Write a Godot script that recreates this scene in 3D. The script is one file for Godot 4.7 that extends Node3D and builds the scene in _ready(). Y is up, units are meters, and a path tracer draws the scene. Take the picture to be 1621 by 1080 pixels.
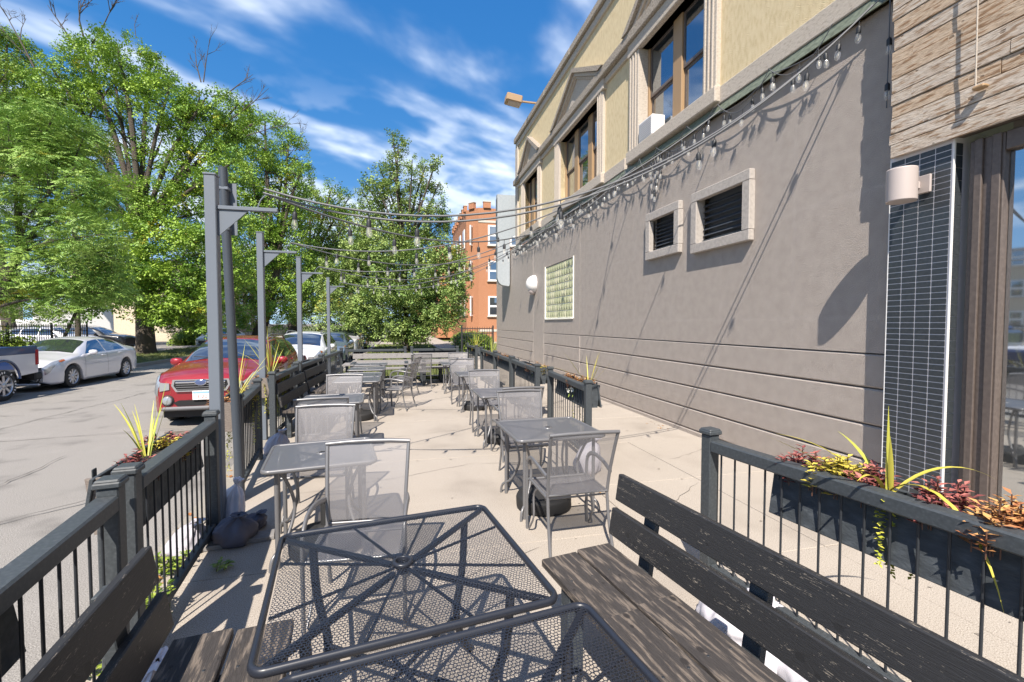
extends Node3D
# A sidewalk cafe patio between a street and a two-storey stucco building.
# x runs towards the building, -z along the street, y up; metres. The camera stands at x = z = 0.

# ---------------------------------------------------------------- mesh builder
class MB:
	var v := PackedVector3Array()
	var n := PackedVector3Array()
	var c := PackedColorArray()
	var uv := PackedVector2Array()
	var ix := PackedInt32Array()
	var col := Color(1, 1, 1)

	func vert(p: Vector3, nn: Vector3, t := Vector2.ZERO) -> int:
		v.append(p)
		n.append(nn)
		c.append(col)
		uv.append(t)
		return v.size() - 1

	# points run counter-clockwise seen from outside
	func tri(a: Vector3, b: Vector3, d: Vector3) -> void:
		var nn := (b - a).cross(d - a).normalized()
		var i := vert(a, nn)
		vert(b, nn)
		vert(d, nn)
		ix.append_array([i, i + 2, i + 1])

	func quad(a: Vector3, b: Vector3, d: Vector3, e: Vector3) -> void:
		var nn := (d - a).cross(e - b).normalized()
		var i := vert(a, nn, Vector2(0, 0))
		vert(b, nn, Vector2(1, 0))
		vert(d, nn, Vector2(1, 1))
		vert(e, nn, Vector2(0, 1))
		ix.append_array([i, i + 2, i + 1, i, i + 3, i + 2])

	func poly(ps: Array) -> void:
		var nn := Vector3.ZERO
		for k in ps.size():
			nn += (ps[k] as Vector3).cross(ps[(k + 1) % ps.size()])
		nn = nn.normalized()
		var i := v.size()
		for p in ps:
			vert(p, nn)
		for k in range(1, ps.size() - 1):
			ix.append_array([i, i + k + 1, i + k])

	func box(t: Transform3D, size: Vector3, b := 0.0) -> void:
		var h := size * 0.5
		b = minf(b, minf(h.x, minf(h.y, h.z)) * 0.9)
		if b <= 0.0:
			for ax in 3:
				for s in [-1.0, 1.0]:
					var a1 := (ax + 1) % 3
					var a2 := (ax + 2) % 3
					var q := []
					for k in [[-1, -1], [1, -1], [1, 1], [-1, 1]]:
						var p := Vector3.ZERO
						p[ax] = s * h[ax]
						p[a1] = k[0] * h[a1]
						p[a2] = k[1] * h[a2]
						q.append(t * p)
					if s < 0:
						q.reverse()
					quad(q[0], q[1], q[2], q[3])
			return
		# chamfered: 6 faces, 12 edge strips, 8 corners
		for ax in 3:
			var a1 := (ax + 1) % 3
			var a2 := (ax + 2) % 3
			for s in [-1.0, 1.0]:
				var q := []
				for k in [[-1, -1], [1, -1], [1, 1], [-1, 1]]:
					var p := Vector3.ZERO
					p[ax] = s * h[ax]
					p[a1] = k[0] * (h[a1] - b)
					p[a2] = k[1] * (h[a2] - b)
					q.append(t * p)
				if s < 0:
					q.reverse()
				quad(q[0], q[1], q[2], q[3])
			for s1 in [-1.0, 1.0]:
				for s2 in [-1.0, 1.0]:
					var e := []
					for k in [[0, -1], [0, 1], [1, 1], [1, -1]]:
						var p := Vector3.ZERO
						p[ax] = k[1] * (h[ax] - b)
						p[a1] = s1 * (h[a1] if k[0] == 0 else h[a1] - b)
						p[a2] = s2 * (h[a2] - b if k[0] == 0 else h[a2])
						e.append(t * p)
					if s1 * s2 > 0:
						e.reverse()
					quad(e[0], e[1], e[2], e[3])
		for sx in [-1.0, 1.0]:
			for sy in [-1.0, 1.0]:
				for sz in [-1.0, 1.0]:
					var p1 := t * Vector3(sx * h.x, sy * (h.y - b), sz * (h.z - b))
					var p2 := t * Vector3(sx * (h.x - b), sy * h.y, sz * (h.z - b))
					var p3 := t * Vector3(sx * (h.x - b), sy * (h.y - b), sz * h.z)
					if sx * sy * sz > 0:
						tri(p1, p2, p3)
					else:
						tri(p1, p3, p2)

	func bx(lo: Vector3, hi: Vector3, b := 0.0) -> void:
		box(Transform3D(Basis(), (lo + hi) * 0.5), hi - lo, b)

	# rows of points; normals smooth; outside is where du x dv points
	func grid(rows: Array, wrap := false, flip := false) -> void:
		var nr := rows.size()
		var nc: int = rows[0].size()
		var base := v.size()
		for i in nr:
			var r: PackedVector3Array = rows[i]
			var ra: PackedVector3Array = rows[maxi(i - 1, 0)]
			var rb: PackedVector3Array = rows[mini(i + 1, nr - 1)]
			for j in nc:
				var ja := j - 1
				var jb := j + 1
				if wrap:
					ja = (ja + nc) % nc
					jb = jb % nc
				else:
					ja = maxi(ja, 0)
					jb = mini(jb, nc - 1)
				var nn := (rb[j] - ra[j]).cross(r[jb] - r[ja])
				if nn.length_squared() < 1e-16:
					nn = (rb[jb] - ra[jb]).cross(rb[jb] - rb[ja])
				if nn.length_squared() < 1e-16:
					nn = (rb[ja] - ra[ja]).cross(ra[jb] - ra[ja])
				nn = nn.normalized()
				if flip:
					nn = -nn
				vert(r[j], nn, Vector2(float(j) / nc, float(i) / nr))
		var last := nc if wrap else nc - 1
		for i in nr - 1:
			for j in last:
				var a := base + i * nc + j
				var b := base + (i + 1) * nc + j
				var d := base + (i + 1) * nc + (j + 1) % nc
				var e := base + i * nc + (j + 1) % nc
				if flip:
					ix.append_array([a, b, d, a, d, e])
				else:
					ix.append_array([a, d, b, a, e, d])

	func tube(pts: Array, rad, sides := 8, caps := true, squash := 1.0, upv := Vector3.UP) -> void:
		var rows := []
		var np := pts.size()
		var tang: Vector3 = (pts[1] - pts[0]).normalized()
		var u := tang.cross(upv)
		if u.length() < 0.05:
			u = tang.cross(Vector3.RIGHT)
		u = u.normalized()
		for i in np:
			var tn: Vector3 = ((pts[mini(i + 1, np - 1)] - pts[maxi(i - 1, 0)]) as Vector3).normalized()
			u = (u - tn * u.dot(tn)).normalized()
			var w := u.cross(tn)
			var r: float = rad[i] if rad is Array else rad
			var row := PackedVector3Array()
			for k in sides:
				var a := TAU * k / sides
				row.append(pts[i] + u * (cos(a) * r) + w * (sin(a) * r * squash))
			rows.append(row)
		grid(rows, true)
		if caps:
			for e in [0, np - 1]:
				var ps := []
				for k in sides:
					ps.append(rows[e][k])
				if e > 0:
					ps.reverse()
				poly(ps)

	# profile: [radius, height] from bottom to top, round +y of t
	func lathe(t: Transform3D, prof: Array, sides := 16, capped := false) -> void:
		var rows := []
		for p in prof:
			var row := PackedVector3Array()
			for k in sides:
				var a := TAU * k / sides
				row.append(t * Vector3(cos(a) * p[0], p[1], sin(a) * p[0]))
			rows.append(row)
		grid(rows, true)
		if capped:
			var ps := []
			for k in sides:
				ps.append(rows[rows.size() - 1][sides - 1 - k])
			poly(ps)
			ps = []
			for k in sides:
				ps.append(rows[0][k])
			poly(ps)

	# polygon (counter-clockwise in x, y of t) drawn out along +z of t
	func prism(t: Transform3D, ps: Array, depth: float) -> void:
		var f := []
		var b := []
		for p in ps:
			f.append(t * Vector3(p[0], p[1], depth))
			b.append(t * Vector3(p[0], p[1], 0))
		var tr := Geometry2D.triangulate_polygon(PackedVector2Array(ps.map(func(p): return Vector2(p[0], p[1]))))
		for k in range(0, tr.size(), 3):
			var a := Vector2(ps[tr[k]][0], ps[tr[k]][1])
			var bb := Vector2(ps[tr[k + 1]][0], ps[tr[k + 1]][1])
			var d := Vector2(ps[tr[k + 2]][0], ps[tr[k + 2]][1])
			var o := [tr[k], tr[k + 1], tr[k + 2]]
			if (bb - a).cross(d - a) < 0:
				o = [tr[k], tr[k + 2], tr[k + 1]]
			tri(f[o[0]], f[o[1]], f[o[2]])
			tri(b[o[0]], b[o[2]], b[o[1]])
		for k in ps.size():
			var m := (k + 1) % ps.size()
			quad(b[k], b[m], f[m], f[k])

	static func new_box(a: Vector3, b: Vector3, bev := 0.0) -> MB:
		var m := MB.new()
		m.bx(Vector3(minf(a.x, b.x), minf(a.y, b.y), minf(a.z, b.z)), Vector3(maxf(a.x, b.x), maxf(a.y, b.y), maxf(a.z, b.z)), bev)
		return m

	func mesh() -> ArrayMesh:
		var a := []
		a.resize(Mesh.ARRAY_MAX)
		a[Mesh.ARRAY_VERTEX] = v
		a[Mesh.ARRAY_NORMAL] = n
		a[Mesh.ARRAY_COLOR] = c
		a[Mesh.ARRAY_TEX_UV] = uv
		a[Mesh.ARRAY_INDEX] = ix
		var m := ArrayMesh.new()
		m.add_surface_from_arrays(Mesh.PRIMITIVE_TRIANGLES, a)
		return m

# ---------------------------------------------------------------- nodes
var M := {}
var taken := {}
var boxes := {}
var rng := RandomNumberGenerator.new()

func rnd(a: float, b: float) -> float:
	return rng.randf_range(a, b)

func numbered(called: String) -> String:
	var k: int = taken.get(called, 0)
	taken[called] = k + 1
	return called if k == 0 else "%s_%03d" % [called, k]

func tag(o: Node, label: String, category: String, group := "", kind := "") -> void:
	if label: o.set_meta("label", label)
	if category: o.set_meta("category", category)
	if group: o.set_meta("group", group)
	if kind: o.set_meta("kind", kind)

func thing(called: String, label: String, category: String, at := Vector3.ZERO, turn := 0.0, group := "") -> Node3D:
	var o := Node3D.new()
	o.name = numbered(called)
	add_child(o)
	o.position = at
	o.rotation.y = deg_to_rad(turn)
	tag(o, label, category, group)
	return o

func part(parent: Node, called: String, mesh, mat: Material, at := Transform3D()) -> MeshInstance3D:
	var o := MeshInstance3D.new()
	o.name = called if parent != self else numbered(called)
	o.mesh = mesh.mesh() if mesh is MB else mesh
	o.material_override = mat
	o.transform = at
	parent.add_child(o, true)
	return o

func struct(called: String, mesh, mat: Material, at := Transform3D()) -> MeshInstance3D:
	var o := part(self, called, mesh, mat, at)
	o.set_meta("kind", "structure")
	return o

func box_mesh(size: Vector3, b := 0.0) -> ArrayMesh:
	var key := "%.4f %.4f %.4f %.4f" % [size.x, size.y, size.z, b]
	if not boxes.has(key):
		var m := MB.new()
		m.box(Transform3D(), size, b)
		boxes[key] = m.mesh()
	return boxes[key]

# a plank along z with the grain along it; the wood's own place in the texture differs from plank to plank
func plank_mesh(w: float, h: float, L: float, b := 0.005) -> ArrayMesh:
	var m := MB.new()
	var u0 := rng.randf() * 7.0
	var v0 := rng.randf() * 7.0
	var hw := w * 0.5
	var hh := h * 0.5
	var ps := [Vector2(-hw + b, hh), Vector2(hw - b, hh), Vector2(hw, hh - b), Vector2(hw, -hh + b), Vector2(hw - b, -hh), Vector2(-hw + b, -hh), Vector2(-hw, -hh + b), Vector2(-hw, hh - b)]
	var run := 0.0
	for k in 8:
		var p: Vector2 = ps[k]
		var q: Vector2 = ps[(k + 1) % 8]
		var d := q - p
		var nn := Vector3(-d.y, d.x, 0).normalized()
		var i := m.vert(Vector3(p.x, p.y, -L * 0.5), nn, Vector2(u0, v0 + run / 0.38))
		m.vert(Vector3(q.x, q.y, -L * 0.5), nn, Vector2(u0, v0 + (run + d.length()) / 0.38))
		m.vert(Vector3(q.x, q.y, L * 0.5), nn, Vector2(u0 + L, v0 + (run + d.length()) / 0.38))
		m.vert(Vector3(p.x, p.y, L * 0.5), nn, Vector2(u0 + L, v0 + run / 0.38))
		m.ix.append_array([i, i + 1, i + 2, i, i + 2, i + 3])
		run += d.length()
	for s in [-1.0, 1.0]:
		var i := m.v.size()
		for k in 8:
			m.vert(Vector3(ps[k].x, ps[k].y, s * L * 0.5), Vector3(0, 0, s), Vector2(u0 + 0.3 + ps[k].y * 0.4, v0 + ps[k].x / 0.38))
		for k in range(1, 7):
			if s < 0: m.ix.append_array([i, i + k + 1, i + k])
			else: m.ix.append_array([i, i + k, i + k + 1])
	return m.mesh()

# a box given by two corners, its origin at its centre
func bpart(parent: Node, called: String, lo: Vector3, hi: Vector3, mat: Material, b := 0.0) -> MeshInstance3D:
	return part(parent, called, box_mesh(hi - lo, b), mat, Transform3D(Basis(), (lo + hi) * 0.5))

func copy(o: Node3D, at: Vector3, turn: float, label := "") -> Node3D:
	var r: Node3D = o.duplicate()
	r.name = numbered(String(o.name))
	add_child(r)
	r.position = at
	r.rotation.y = deg_to_rad(turn)
	if label: r.set_meta("label", label)
	return r

func T(p: Vector3, yaw := 0.0, pitch := 0.0, roll := 0.0) -> Transform3D:
	return Transform3D(Basis.from_euler(Vector3(deg_to_rad(pitch), deg_to_rad(yaw), deg_to_rad(roll))), p)

# a point seen at a photograph pixel (of 1621 x 1080), at a depth along the view axis
const EYE := Vector3(0, 1.75, 0)
const YAW := -0.23517
const PITCH := -0.03748
func seen(px: float, py: float, depth: float) -> Vector3:
	var d := Vector3((px - 810.5) / 720.0, (540.0 - py) / 720.0, -1.0) * depth
	return EYE + Basis.from_euler(Vector3(PITCH, YAW, 0)) * d

# ---------------------------------------------------------------- textures and materials
func noise(seed_: int, freq: float, oct := 4, type := FastNoiseLite.TYPE_SIMPLEX_SMOOTH) -> FastNoiseLite:
	var f := FastNoiseLite.new()
	f.seed = seed_
	f.noise_type = type
	f.frequency = freq
	f.fractal_octaves = oct
	f.fractal_type = FastNoiseLite.FRACTAL_FBM if oct > 1 else FastNoiseLite.FRACTAL_NONE
	return f

# seamless noise run through colour stops (sRGB colours)
func ramp(seed_: int, freq: float, oct: int, stops: Array, size := 512, type := FastNoiseLite.TYPE_SIMPLEX_SMOOTH) -> ImageTexture:
	var im := noise(seed_, freq, oct, type).get_seamless_image(size, size)
	im.convert(Image.FORMAT_L8)
	var lut := []
	for k in 256:
		var t := k / 255.0
		var q: Color = stops[0][1]
		for s in stops.size() - 1:
			if t >= stops[s][0]:
				q = (stops[s][1] as Color).lerp(stops[s + 1][1], clampf((t - stops[s][0]) / maxf(stops[s + 1][0] - stops[s][0], 1e-5), 0, 1))
		lut.append(q)
	var src := im.get_data()
	var out := PackedByteArray()
	out.resize(size * size * 4)
	for i in src.size():
		var q: Color = lut[src[i]]
		out[i * 4] = q.r8
		out[i * 4 + 1] = q.g8
		out[i * 4 + 2] = q.b8
		out[i * 4 + 3] = q.a8
	return ImageTexture.create_from_image(Image.create_from_data(size, size, false, Image.FORMAT_RGBA8, out))

func gray(seed_: int, freq: float, oct := 4, size := 512, type := FastNoiseLite.TYPE_SIMPLEX_SMOOTH) -> ImageTexture:
	var im := noise(seed_, freq, oct, type).get_seamless_image(size, size)
	im.convert(Image.FORMAT_L8)
	return ImageTexture.create_from_image(im)

# linear base colour -> material
func mat(c: Color, rough := 0.7, metal := 0.0) -> StandardMaterial3D:
	var m := StandardMaterial3D.new()
	m.albedo_color = c.linear_to_srgb()
	m.roughness = rough
	m.metallic = metal
	return m

func textured(tex: Texture2D, scale: Vector3, rough := 0.85, bump: Texture2D = null, bump_cm := 0.3, world := true, tint := Color(1, 1, 1)) -> StandardMaterial3D:
	var m := StandardMaterial3D.new()
	m.albedo_texture = tex
	m.albedo_color = tint
	m.roughness = rough
	m.uv1_triplanar = true
	m.uv1_world_triplanar = world
	m.uv1_scale = scale
	m.uv1_triplanar_sharpness = 8.0
	if bump:
		m.heightmap_enabled = true
		m.heightmap_texture = bump
		m.heightmap_scale = bump_cm
	return m

func lin(r: float, g: float, b: float, a := 1.0) -> Color:
	var q := Color(r, g, b).linear_to_srgb()
	q.a = a
	return q

# ---------------------------------------------------------------- sky
func cloud_sky() -> ImageTexture:
	var w := 3072
	var h := 1536
	var px := PackedFloat32Array()
	px.resize(w * h * 3)
	var streak := noise(11, 1.0, 3)
	var fine := noise(12, 1.0, 5)
	var puff := noise(13, 1.0, 4)
	var deep := Vector3(0.012, 0.068, 0.207)
	var mid := Vector3(0.030, 0.140, 0.325)
	var low := Vector3(0.24, 0.36, 0.48)
	var white := Vector3(0.47, 0.51, 0.57)
	for j in h:
		var el := (0.5 - (j + 0.5) / h) * PI
		if el < -0.01:
			for i in w:
				var o := (j * w + i) * 3
				px[o] = 0.18
				px[o + 1] = 0.17
				px[o + 2] = 0.16
			continue
		var y := maxf(sin(el), 0.0)
		var cs := cos(el)
		var base := deep.lerp(mid, clampf(1.0 - y * 1.35, 0, 1)).lerp(low, pow(1.0 - y, 7.0))
		var high := smoothstep(0.05, 0.22, el)
		var hump := smoothstep(0.50, 0.14, el) * smoothstep(-0.02, 0.10, el) * 0.85
		# rows towards the zenith need fewer samples
		var step := clampi(int(1.0 / maxf(cs, 0.02)), 1, 24)
		var i := 0
		while i < w:
			var az := (i + step * 0.5) / w * TAU
			var dx := sin(az) * cs
			var dz := -cos(az) * cs
			var qx := dx / (y + 0.16)
			var qz := dz / (y + 0.16)
			var a := qx * 0.90 - qz * 0.43
			var b := qx * 0.43 + qz * 0.90
			var bend := streak.get_noise_2d(qx * 0.35 + 7.0, qz * 0.35)
			b += 0.25 * bend
			# broad bands, combed into threads
			var s := streak.get_noise_2d(a * 0.85 + 2.3, b * 1.9 + 0.9) + 0.15 * bend
			var thread := fine.get_noise_2d(a * 2.6 + 9.0, b * 5.2)
			var cirrus := smoothstep(-0.34, 0.86, s + 0.42 * thread) * (0.70 + 0.55 * thread)
			cirrus = clampf(pow(maxf(cirrus, 0.0), 1.15), 0, 0.9) * (0.35 + 0.65 * high)
			var cum := 0.0
			if hump > 0.0:
				cum = smoothstep(0.05, 0.40, puff.get_noise_3d(dx * 4.2 + 5.0, y * 11.0, dz * 4.2) + 0.35 * fine.get_noise_3d(dx * 14.0, y * 30.0, dz * 14.0)) * hump
			var k := base.lerp(white, clampf(1.0 - (1.0 - cirrus) * (1.0 - cum), 0, 0.93))
			for e in mini(step, w - i):
				var o := (j * w + i + e) * 3
				px[o] = k.x
				px[o + 1] = k.y
				px[o + 2] = k.z
			i += step
	return ImageTexture.create_from_image(Image.create_from_data(w, h, false, Image.FORMAT_RGBF, px.to_byte_array()))

func air() -> void:
	var cam := Camera3D.new()
	cam.name = "camera"
	add_child(cam)
	cam.position = EYE
	cam.rotation = Vector3(PITCH, YAW, 0)
	cam.fov = 73.74
	cam.near = 0.05
	cam.far = 600.0
	cam.current = true
	var pano := PanoramaSkyMaterial.new()
	pano.panorama = cloud_sky()
	var sky := Sky.new()
	sky.sky_material = pano
	var e := Environment.new()
	e.background_mode = Environment.BG_SKY
	e.sky = sky
	e.background_energy_multiplier = 1.2
	e.tonemap_mode = Environment.TONE_MAPPER_LINEAR
	e.tonemap_exposure = 2.2
	e.sdfgi_enabled = true
	e.ssao_enabled = true
	e.ssil_enabled = true
	var we := WorldEnvironment.new()
	we.name = "environment"
	we.environment = e
	add_child(we)
	var sun := DirectionalLight3D.new()
	sun.name = "sun"
	sun.light_color = Color(1.0, 0.962, 0.91)
	sun.light_energy = 1.32
	sun.light_angular_distance = 0.42
	sun.shadow_enabled = true
	add_child(sun)
	sun.look_at_from_position(Vector3.ZERO, Vector3(0.32, -1.0, -0.80))

# ---------------------------------------------------------------- materials
func materials() -> void:
	var grit := gray(31, 0.09, 3, 512)
	var pebble := gray(32, 0.35, 2, 512)
	var worm := gray(33, 0.045, 5, 512, FastNoiseLite.TYPE_PERLIN)
	# concrete of the pavement: aggregate speckle and faint stains
	M.concrete = textured(ramp(41, 0.20, 3, [[0.0, lin(0.09, 0.076, 0.062)], [0.28, lin(0.225, 0.196, 0.162)], [0.48, lin(0.36, 0.318, 0.275)], [0.75, lin(0.42, 0.377, 0.33)], [1.0, lin(0.62, 0.565, 0.505)]], 1024), Vector3.ONE * 0.55, 0.92, pebble, 0.18)
	var stains := ramp(42, 0.012, 5, [[0.0, lin(0.18, 0.155, 0.13, 0.5)], [0.35, lin(0.27, 0.235, 0.2, 0.22)], [0.55, lin(0.34, 0.3, 0.26, 0.0)], [1.0, lin(0.45, 0.41, 0.36, 0.22)]], 512)
	overlay(M.concrete, stains)
	M.curb = textured(ramp(43, 0.22, 4, [[0.0, lin(0.15, 0.135, 0.115)], [0.5, lin(0.27, 0.25, 0.215)], [1.0, lin(0.36, 0.335, 0.30)]]), Vector3.ONE * 0.7, 0.92, grit, 0.3)
	M.asphalt = textured(ramp(44, 0.22, 3, [[0.0, lin(0.065, 0.061, 0.056)], [0.33, lin(0.185, 0.173, 0.158)], [0.6, lin(0.265, 0.249, 0.23)], [1.0, lin(0.45, 0.425, 0.395)]], 1024), Vector3.ONE * 0.45, 0.93, pebble, 0.35)
	var patches := ramp(45, 0.014, 5, [[0.0, lin(0.05, 0.047, 0.043, 0.7)], [0.24, lin(0.13, 0.122, 0.113, 0.4)], [0.42, lin(0.21, 0.2, 0.185, 0.0)], [0.62, lin(0.25, 0.235, 0.22, 0.0)], [1.0, lin(0.36, 0.34, 0.315, 0.45)]], 512)
	overlay(M.asphalt, patches)
	M.grass_soil = textured(ramp(46, 0.08, 5, [[0.0, lin(0.035, 0.05, 0.015)], [0.4, lin(0.085, 0.115, 0.03)], [0.7, lin(0.17, 0.17, 0.055)], [1.0, lin(0.26, 0.22, 0.10)]]), Vector3.ONE * 0.4, 0.95, worm, 2.0)
	M.blade = mat(Color(1, 1, 1), 0.7)
	M.blade.vertex_color_use_as_albedo = true
	# taupe stucco of the ground floor, cream stucco above, beige trim
	var trowel := gray(34, 0.16, 4, 1024)
	M.taupe = textured(ramp(47, 0.012, 6, [[0.0, lin(0.35, 0.305, 0.272)], [0.5, lin(0.382, 0.335, 0.30)], [1.0, lin(0.41, 0.36, 0.324)]]), Vector3.ONE * 0.8, 0.62, trowel, 0.9)
	M.cream = textured(ramp(48, 0.03, 5, [[0.0, lin(0.54, 0.425, 0.245)], [0.45, lin(0.64, 0.525, 0.325)], [1.0, lin(0.70, 0.59, 0.39)]]), Vector3(0.9, 0.35, 0.9), 0.85, trowel, 0.8)
	M.trim = textured(ramp(49, 0.035, 5, [[0.0, lin(0.30, 0.255, 0.21)], [0.35, lin(0.45, 0.395, 0.335)], [1.0, lin(0.53, 0.475, 0.41)]]), Vector3(0.8, 1.6, 0.8), 0.85, trowel, 0.35)
	M.vent_trim = textured(ramp(68, 0.035, 5, [[0.0, lin(0.33, 0.30, 0.275)], [0.5, lin(0.40, 0.365, 0.335)], [1.0, lin(0.46, 0.42, 0.385)]]), Vector3.ONE * 0.8, 0.8, trowel, 0.6)
	M.trim_weathered = textured(ramp(50, 0.05, 5, [[0.0, lin(0.09, 0.075, 0.06)], [0.38, lin(0.28, 0.24, 0.2)], [1.0, lin(0.46, 0.41, 0.345)]]), Vector3(0.9, 0.9, 0.9), 0.88, trowel, 0.35)
	M.flashing = textured(ramp(51, 0.05, 5, [[0.0, lin(0.07, 0.08, 0.058)], [0.5, lin(0.135, 0.158, 0.115)], [1.0, lin(0.20, 0.225, 0.17)]]), Vector3(1, 1, 0.4), 0.6)
	M.brown_paint = mat(Color(0.33, 0.215, 0.115), 0.55)
	M.bronze = textured(ramp(52, 0.04, 4, [[0.0, lin(0.085, 0.067, 0.058)], [1.0, lin(0.135, 0.108, 0.095)]]), Vector3.ONE, 0.45)
	M.tar = mat(Color(0.085, 0.078, 0.07), 0.85)
	M.dark_gap = mat(Color(0.012, 0.012, 0.013), 0.9)
	M.grout = mat(Color(0.60, 0.58, 0.60), 0.9)
	M.tile = textured(ramp(53, 0.03, 4, [[0.0, lin(0.030, 0.036, 0.042)], [1.0, lin(0.048, 0.055, 0.062)]]), Vector3.ONE * 2.0, 0.28)
	M.white_paint = mat(Color(0.72, 0.71, 0.70), 0.5)
	M.lamp_shell = mat(Color(0.43, 0.375, 0.355), 0.5)
	M.blue_panel = textured(ramp(54, 0.03, 4, [[0.0, lin(0.30, 0.335, 0.36)], [1.0, lin(0.36, 0.395, 0.42)]]), Vector3.ONE * 0.6, 0.5)
	M.block_glass = mat(Color(0.40, 0.41, 0.26), 0.12)
	M.block_glass.metallic_specular = 0.8
	M.block_glass2 = mat(Color(0.50, 0.49, 0.34), 0.1)
	M.mortar = mat(Color(0.85, 0.84, 0.74), 0.9)
	# window glass: a dark coated pane that mirrors the street
	M.glass = mat(Color(0.33, 0.36, 0.39), 0.03, 0.93)
	M.car_glass = mat(Color(0.25, 0.30, 0.34), 0.03, 0.93)
	M.shop_glass = mat(Color(0.55, 0.58, 0.60), 0.03, 0.95)
	M.curtain = mat(Color(0.45, 0.45, 0.47), 0.9)
	# boards
	wood()
	var fibre := gray(35, 0.06, 4, 1024)
	# metals of the furniture
	M.fence_paint = textured(ramp(60, 0.05, 4, [[0.0, lin(0.036, 0.042, 0.047)], [0.6, lin(0.050, 0.058, 0.065)], [1.0, lin(0.078, 0.086, 0.093)]]), Vector3.ONE * 1.7, 0.5)
	M.rod = mat(Color(0.022, 0.026, 0.032), 0.5)
	M.pole = mat(Color(0.135, 0.155, 0.185), 0.42)
	M.pole_dark = mat(Color(0.050, 0.060, 0.075), 0.4)
	M.steel_black = mat(Color(0.018, 0.021, 0.030), 0.36)
	M.chair_tube = mat(Color(0.17, 0.17, 0.178), 0.36, 0.3)
	M.chair_mesh = mat(Color(0.22, 0.215, 0.228, 1.0), 0.5, 0.15)
	M.chair_mesh.transparency = BaseMaterial3D.TRANSPARENCY_ALPHA
	M.chair_mesh.albedo_color.a = 0.54
	M.table_mesh = mat(Color(0.115, 0.12, 0.135), 0.42, 0.1)
	M.table_mesh.transparency = BaseMaterial3D.TRANSPARENCY_ALPHA
	M.table_mesh.albedo_color.a = 0.86
	M.rubber = mat(Color(0.018, 0.018, 0.019), 0.7)
	M.planter = textured(ramp(61, 0.03, 5, [[0.0, lin(0.028, 0.034, 0.040)], [0.7, lin(0.050, 0.060, 0.070)], [1.0, lin(0.090, 0.10, 0.11)]]), Vector3(0.5, 1, 0.5), 0.75, fibre, 0.15)
	M.planter_end = textured(ramp(63, 0.03, 5, [[0.0, lin(0.10, 0.08, 0.07)], [1.0, lin(0.27, 0.23, 0.2)]]), Vector3(2, 6, 2), 0.85)
	M.soil = mat(Color(0.03, 0.022, 0.016), 0.95)
	M.bag_grey = mat(Color(0.40, 0.385, 0.43), 0.75)
	M.bag_dark = mat(Color(0.085, 0.085, 0.115), 0.75)
	M.bag_white = mat(Color(0.62, 0.60, 0.65), 0.7)
	M.cable = mat(Color(0.11, 0.115, 0.125), 0.5)
	M.socket = mat(Color(0.020, 0.022, 0.026), 0.5)
	M.bulb = mat(Color(0.9, 0.9, 0.9), 0.04)
	M.bulb.transparency = BaseMaterial3D.TRANSPARENCY_ALPHA
	M.bulb.albedo_color.a = 0.12
	M.filament = mat(Color(0.75, 0.68, 0.5), 0.4)
	# plants
	M.leaf = mat(Color(1, 1, 1), 0.55)
	M.leaf.vertex_color_use_as_albedo = true
	M.leaf.backlight_enabled = true
	M.leaf.backlight = Color(0.55, 0.55, 0.55)
	M.plant = mat(Color(1, 1, 1), 0.5)
	M.plant.vertex_color_use_as_albedo = true
	M.plant.backlight_enabled = true
	M.plant.backlight = Color(0.4, 0.4, 0.4)
	var barkbump := gray(36, 0.05, 4)
	M.bark = textured(ramp(62, 0.05, 5, [[0.0, lin(0.035, 0.028, 0.022)], [0.5, lin(0.105, 0.085, 0.068)], [1.0, lin(0.20, 0.17, 0.14)]]), Vector3(2.5, 0.5, 2.5), 0.95, barkbump, 4.0)
	M.deadwood = mat(Color(0.07, 0.058, 0.05), 0.9)
	M.iron = mat(Color(0.02, 0.022, 0.025), 0.55)
	# masonry
	M.brick_red = mat(Color(1, 1, 1), 0.88)
	M.brick_red.vertex_color_use_as_albedo = true
	M.brick_wall = textured(ramp(64, 0.15, 4, [[0.0, lin(0.30, 0.125, 0.06)], [0.5, lin(0.42, 0.19, 0.10)], [1.0, lin(0.50, 0.27, 0.16)]]), Vector3(0.8, 2.4, 0.8), 0.88, grit, 1.2)
	M.stone = mat(Color(0.50, 0.46, 0.40), 0.85)
	M.pale_wall = textured(ramp(65, 0.04, 4, [[0.0, lin(0.50, 0.42, 0.31)], [1.0, lin(0.64, 0.56, 0.44)]]), Vector3.ONE * 0.3, 0.85)
	M.tan_wall = mat(Color(0.33, 0.24, 0.15), 0.85)

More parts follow.
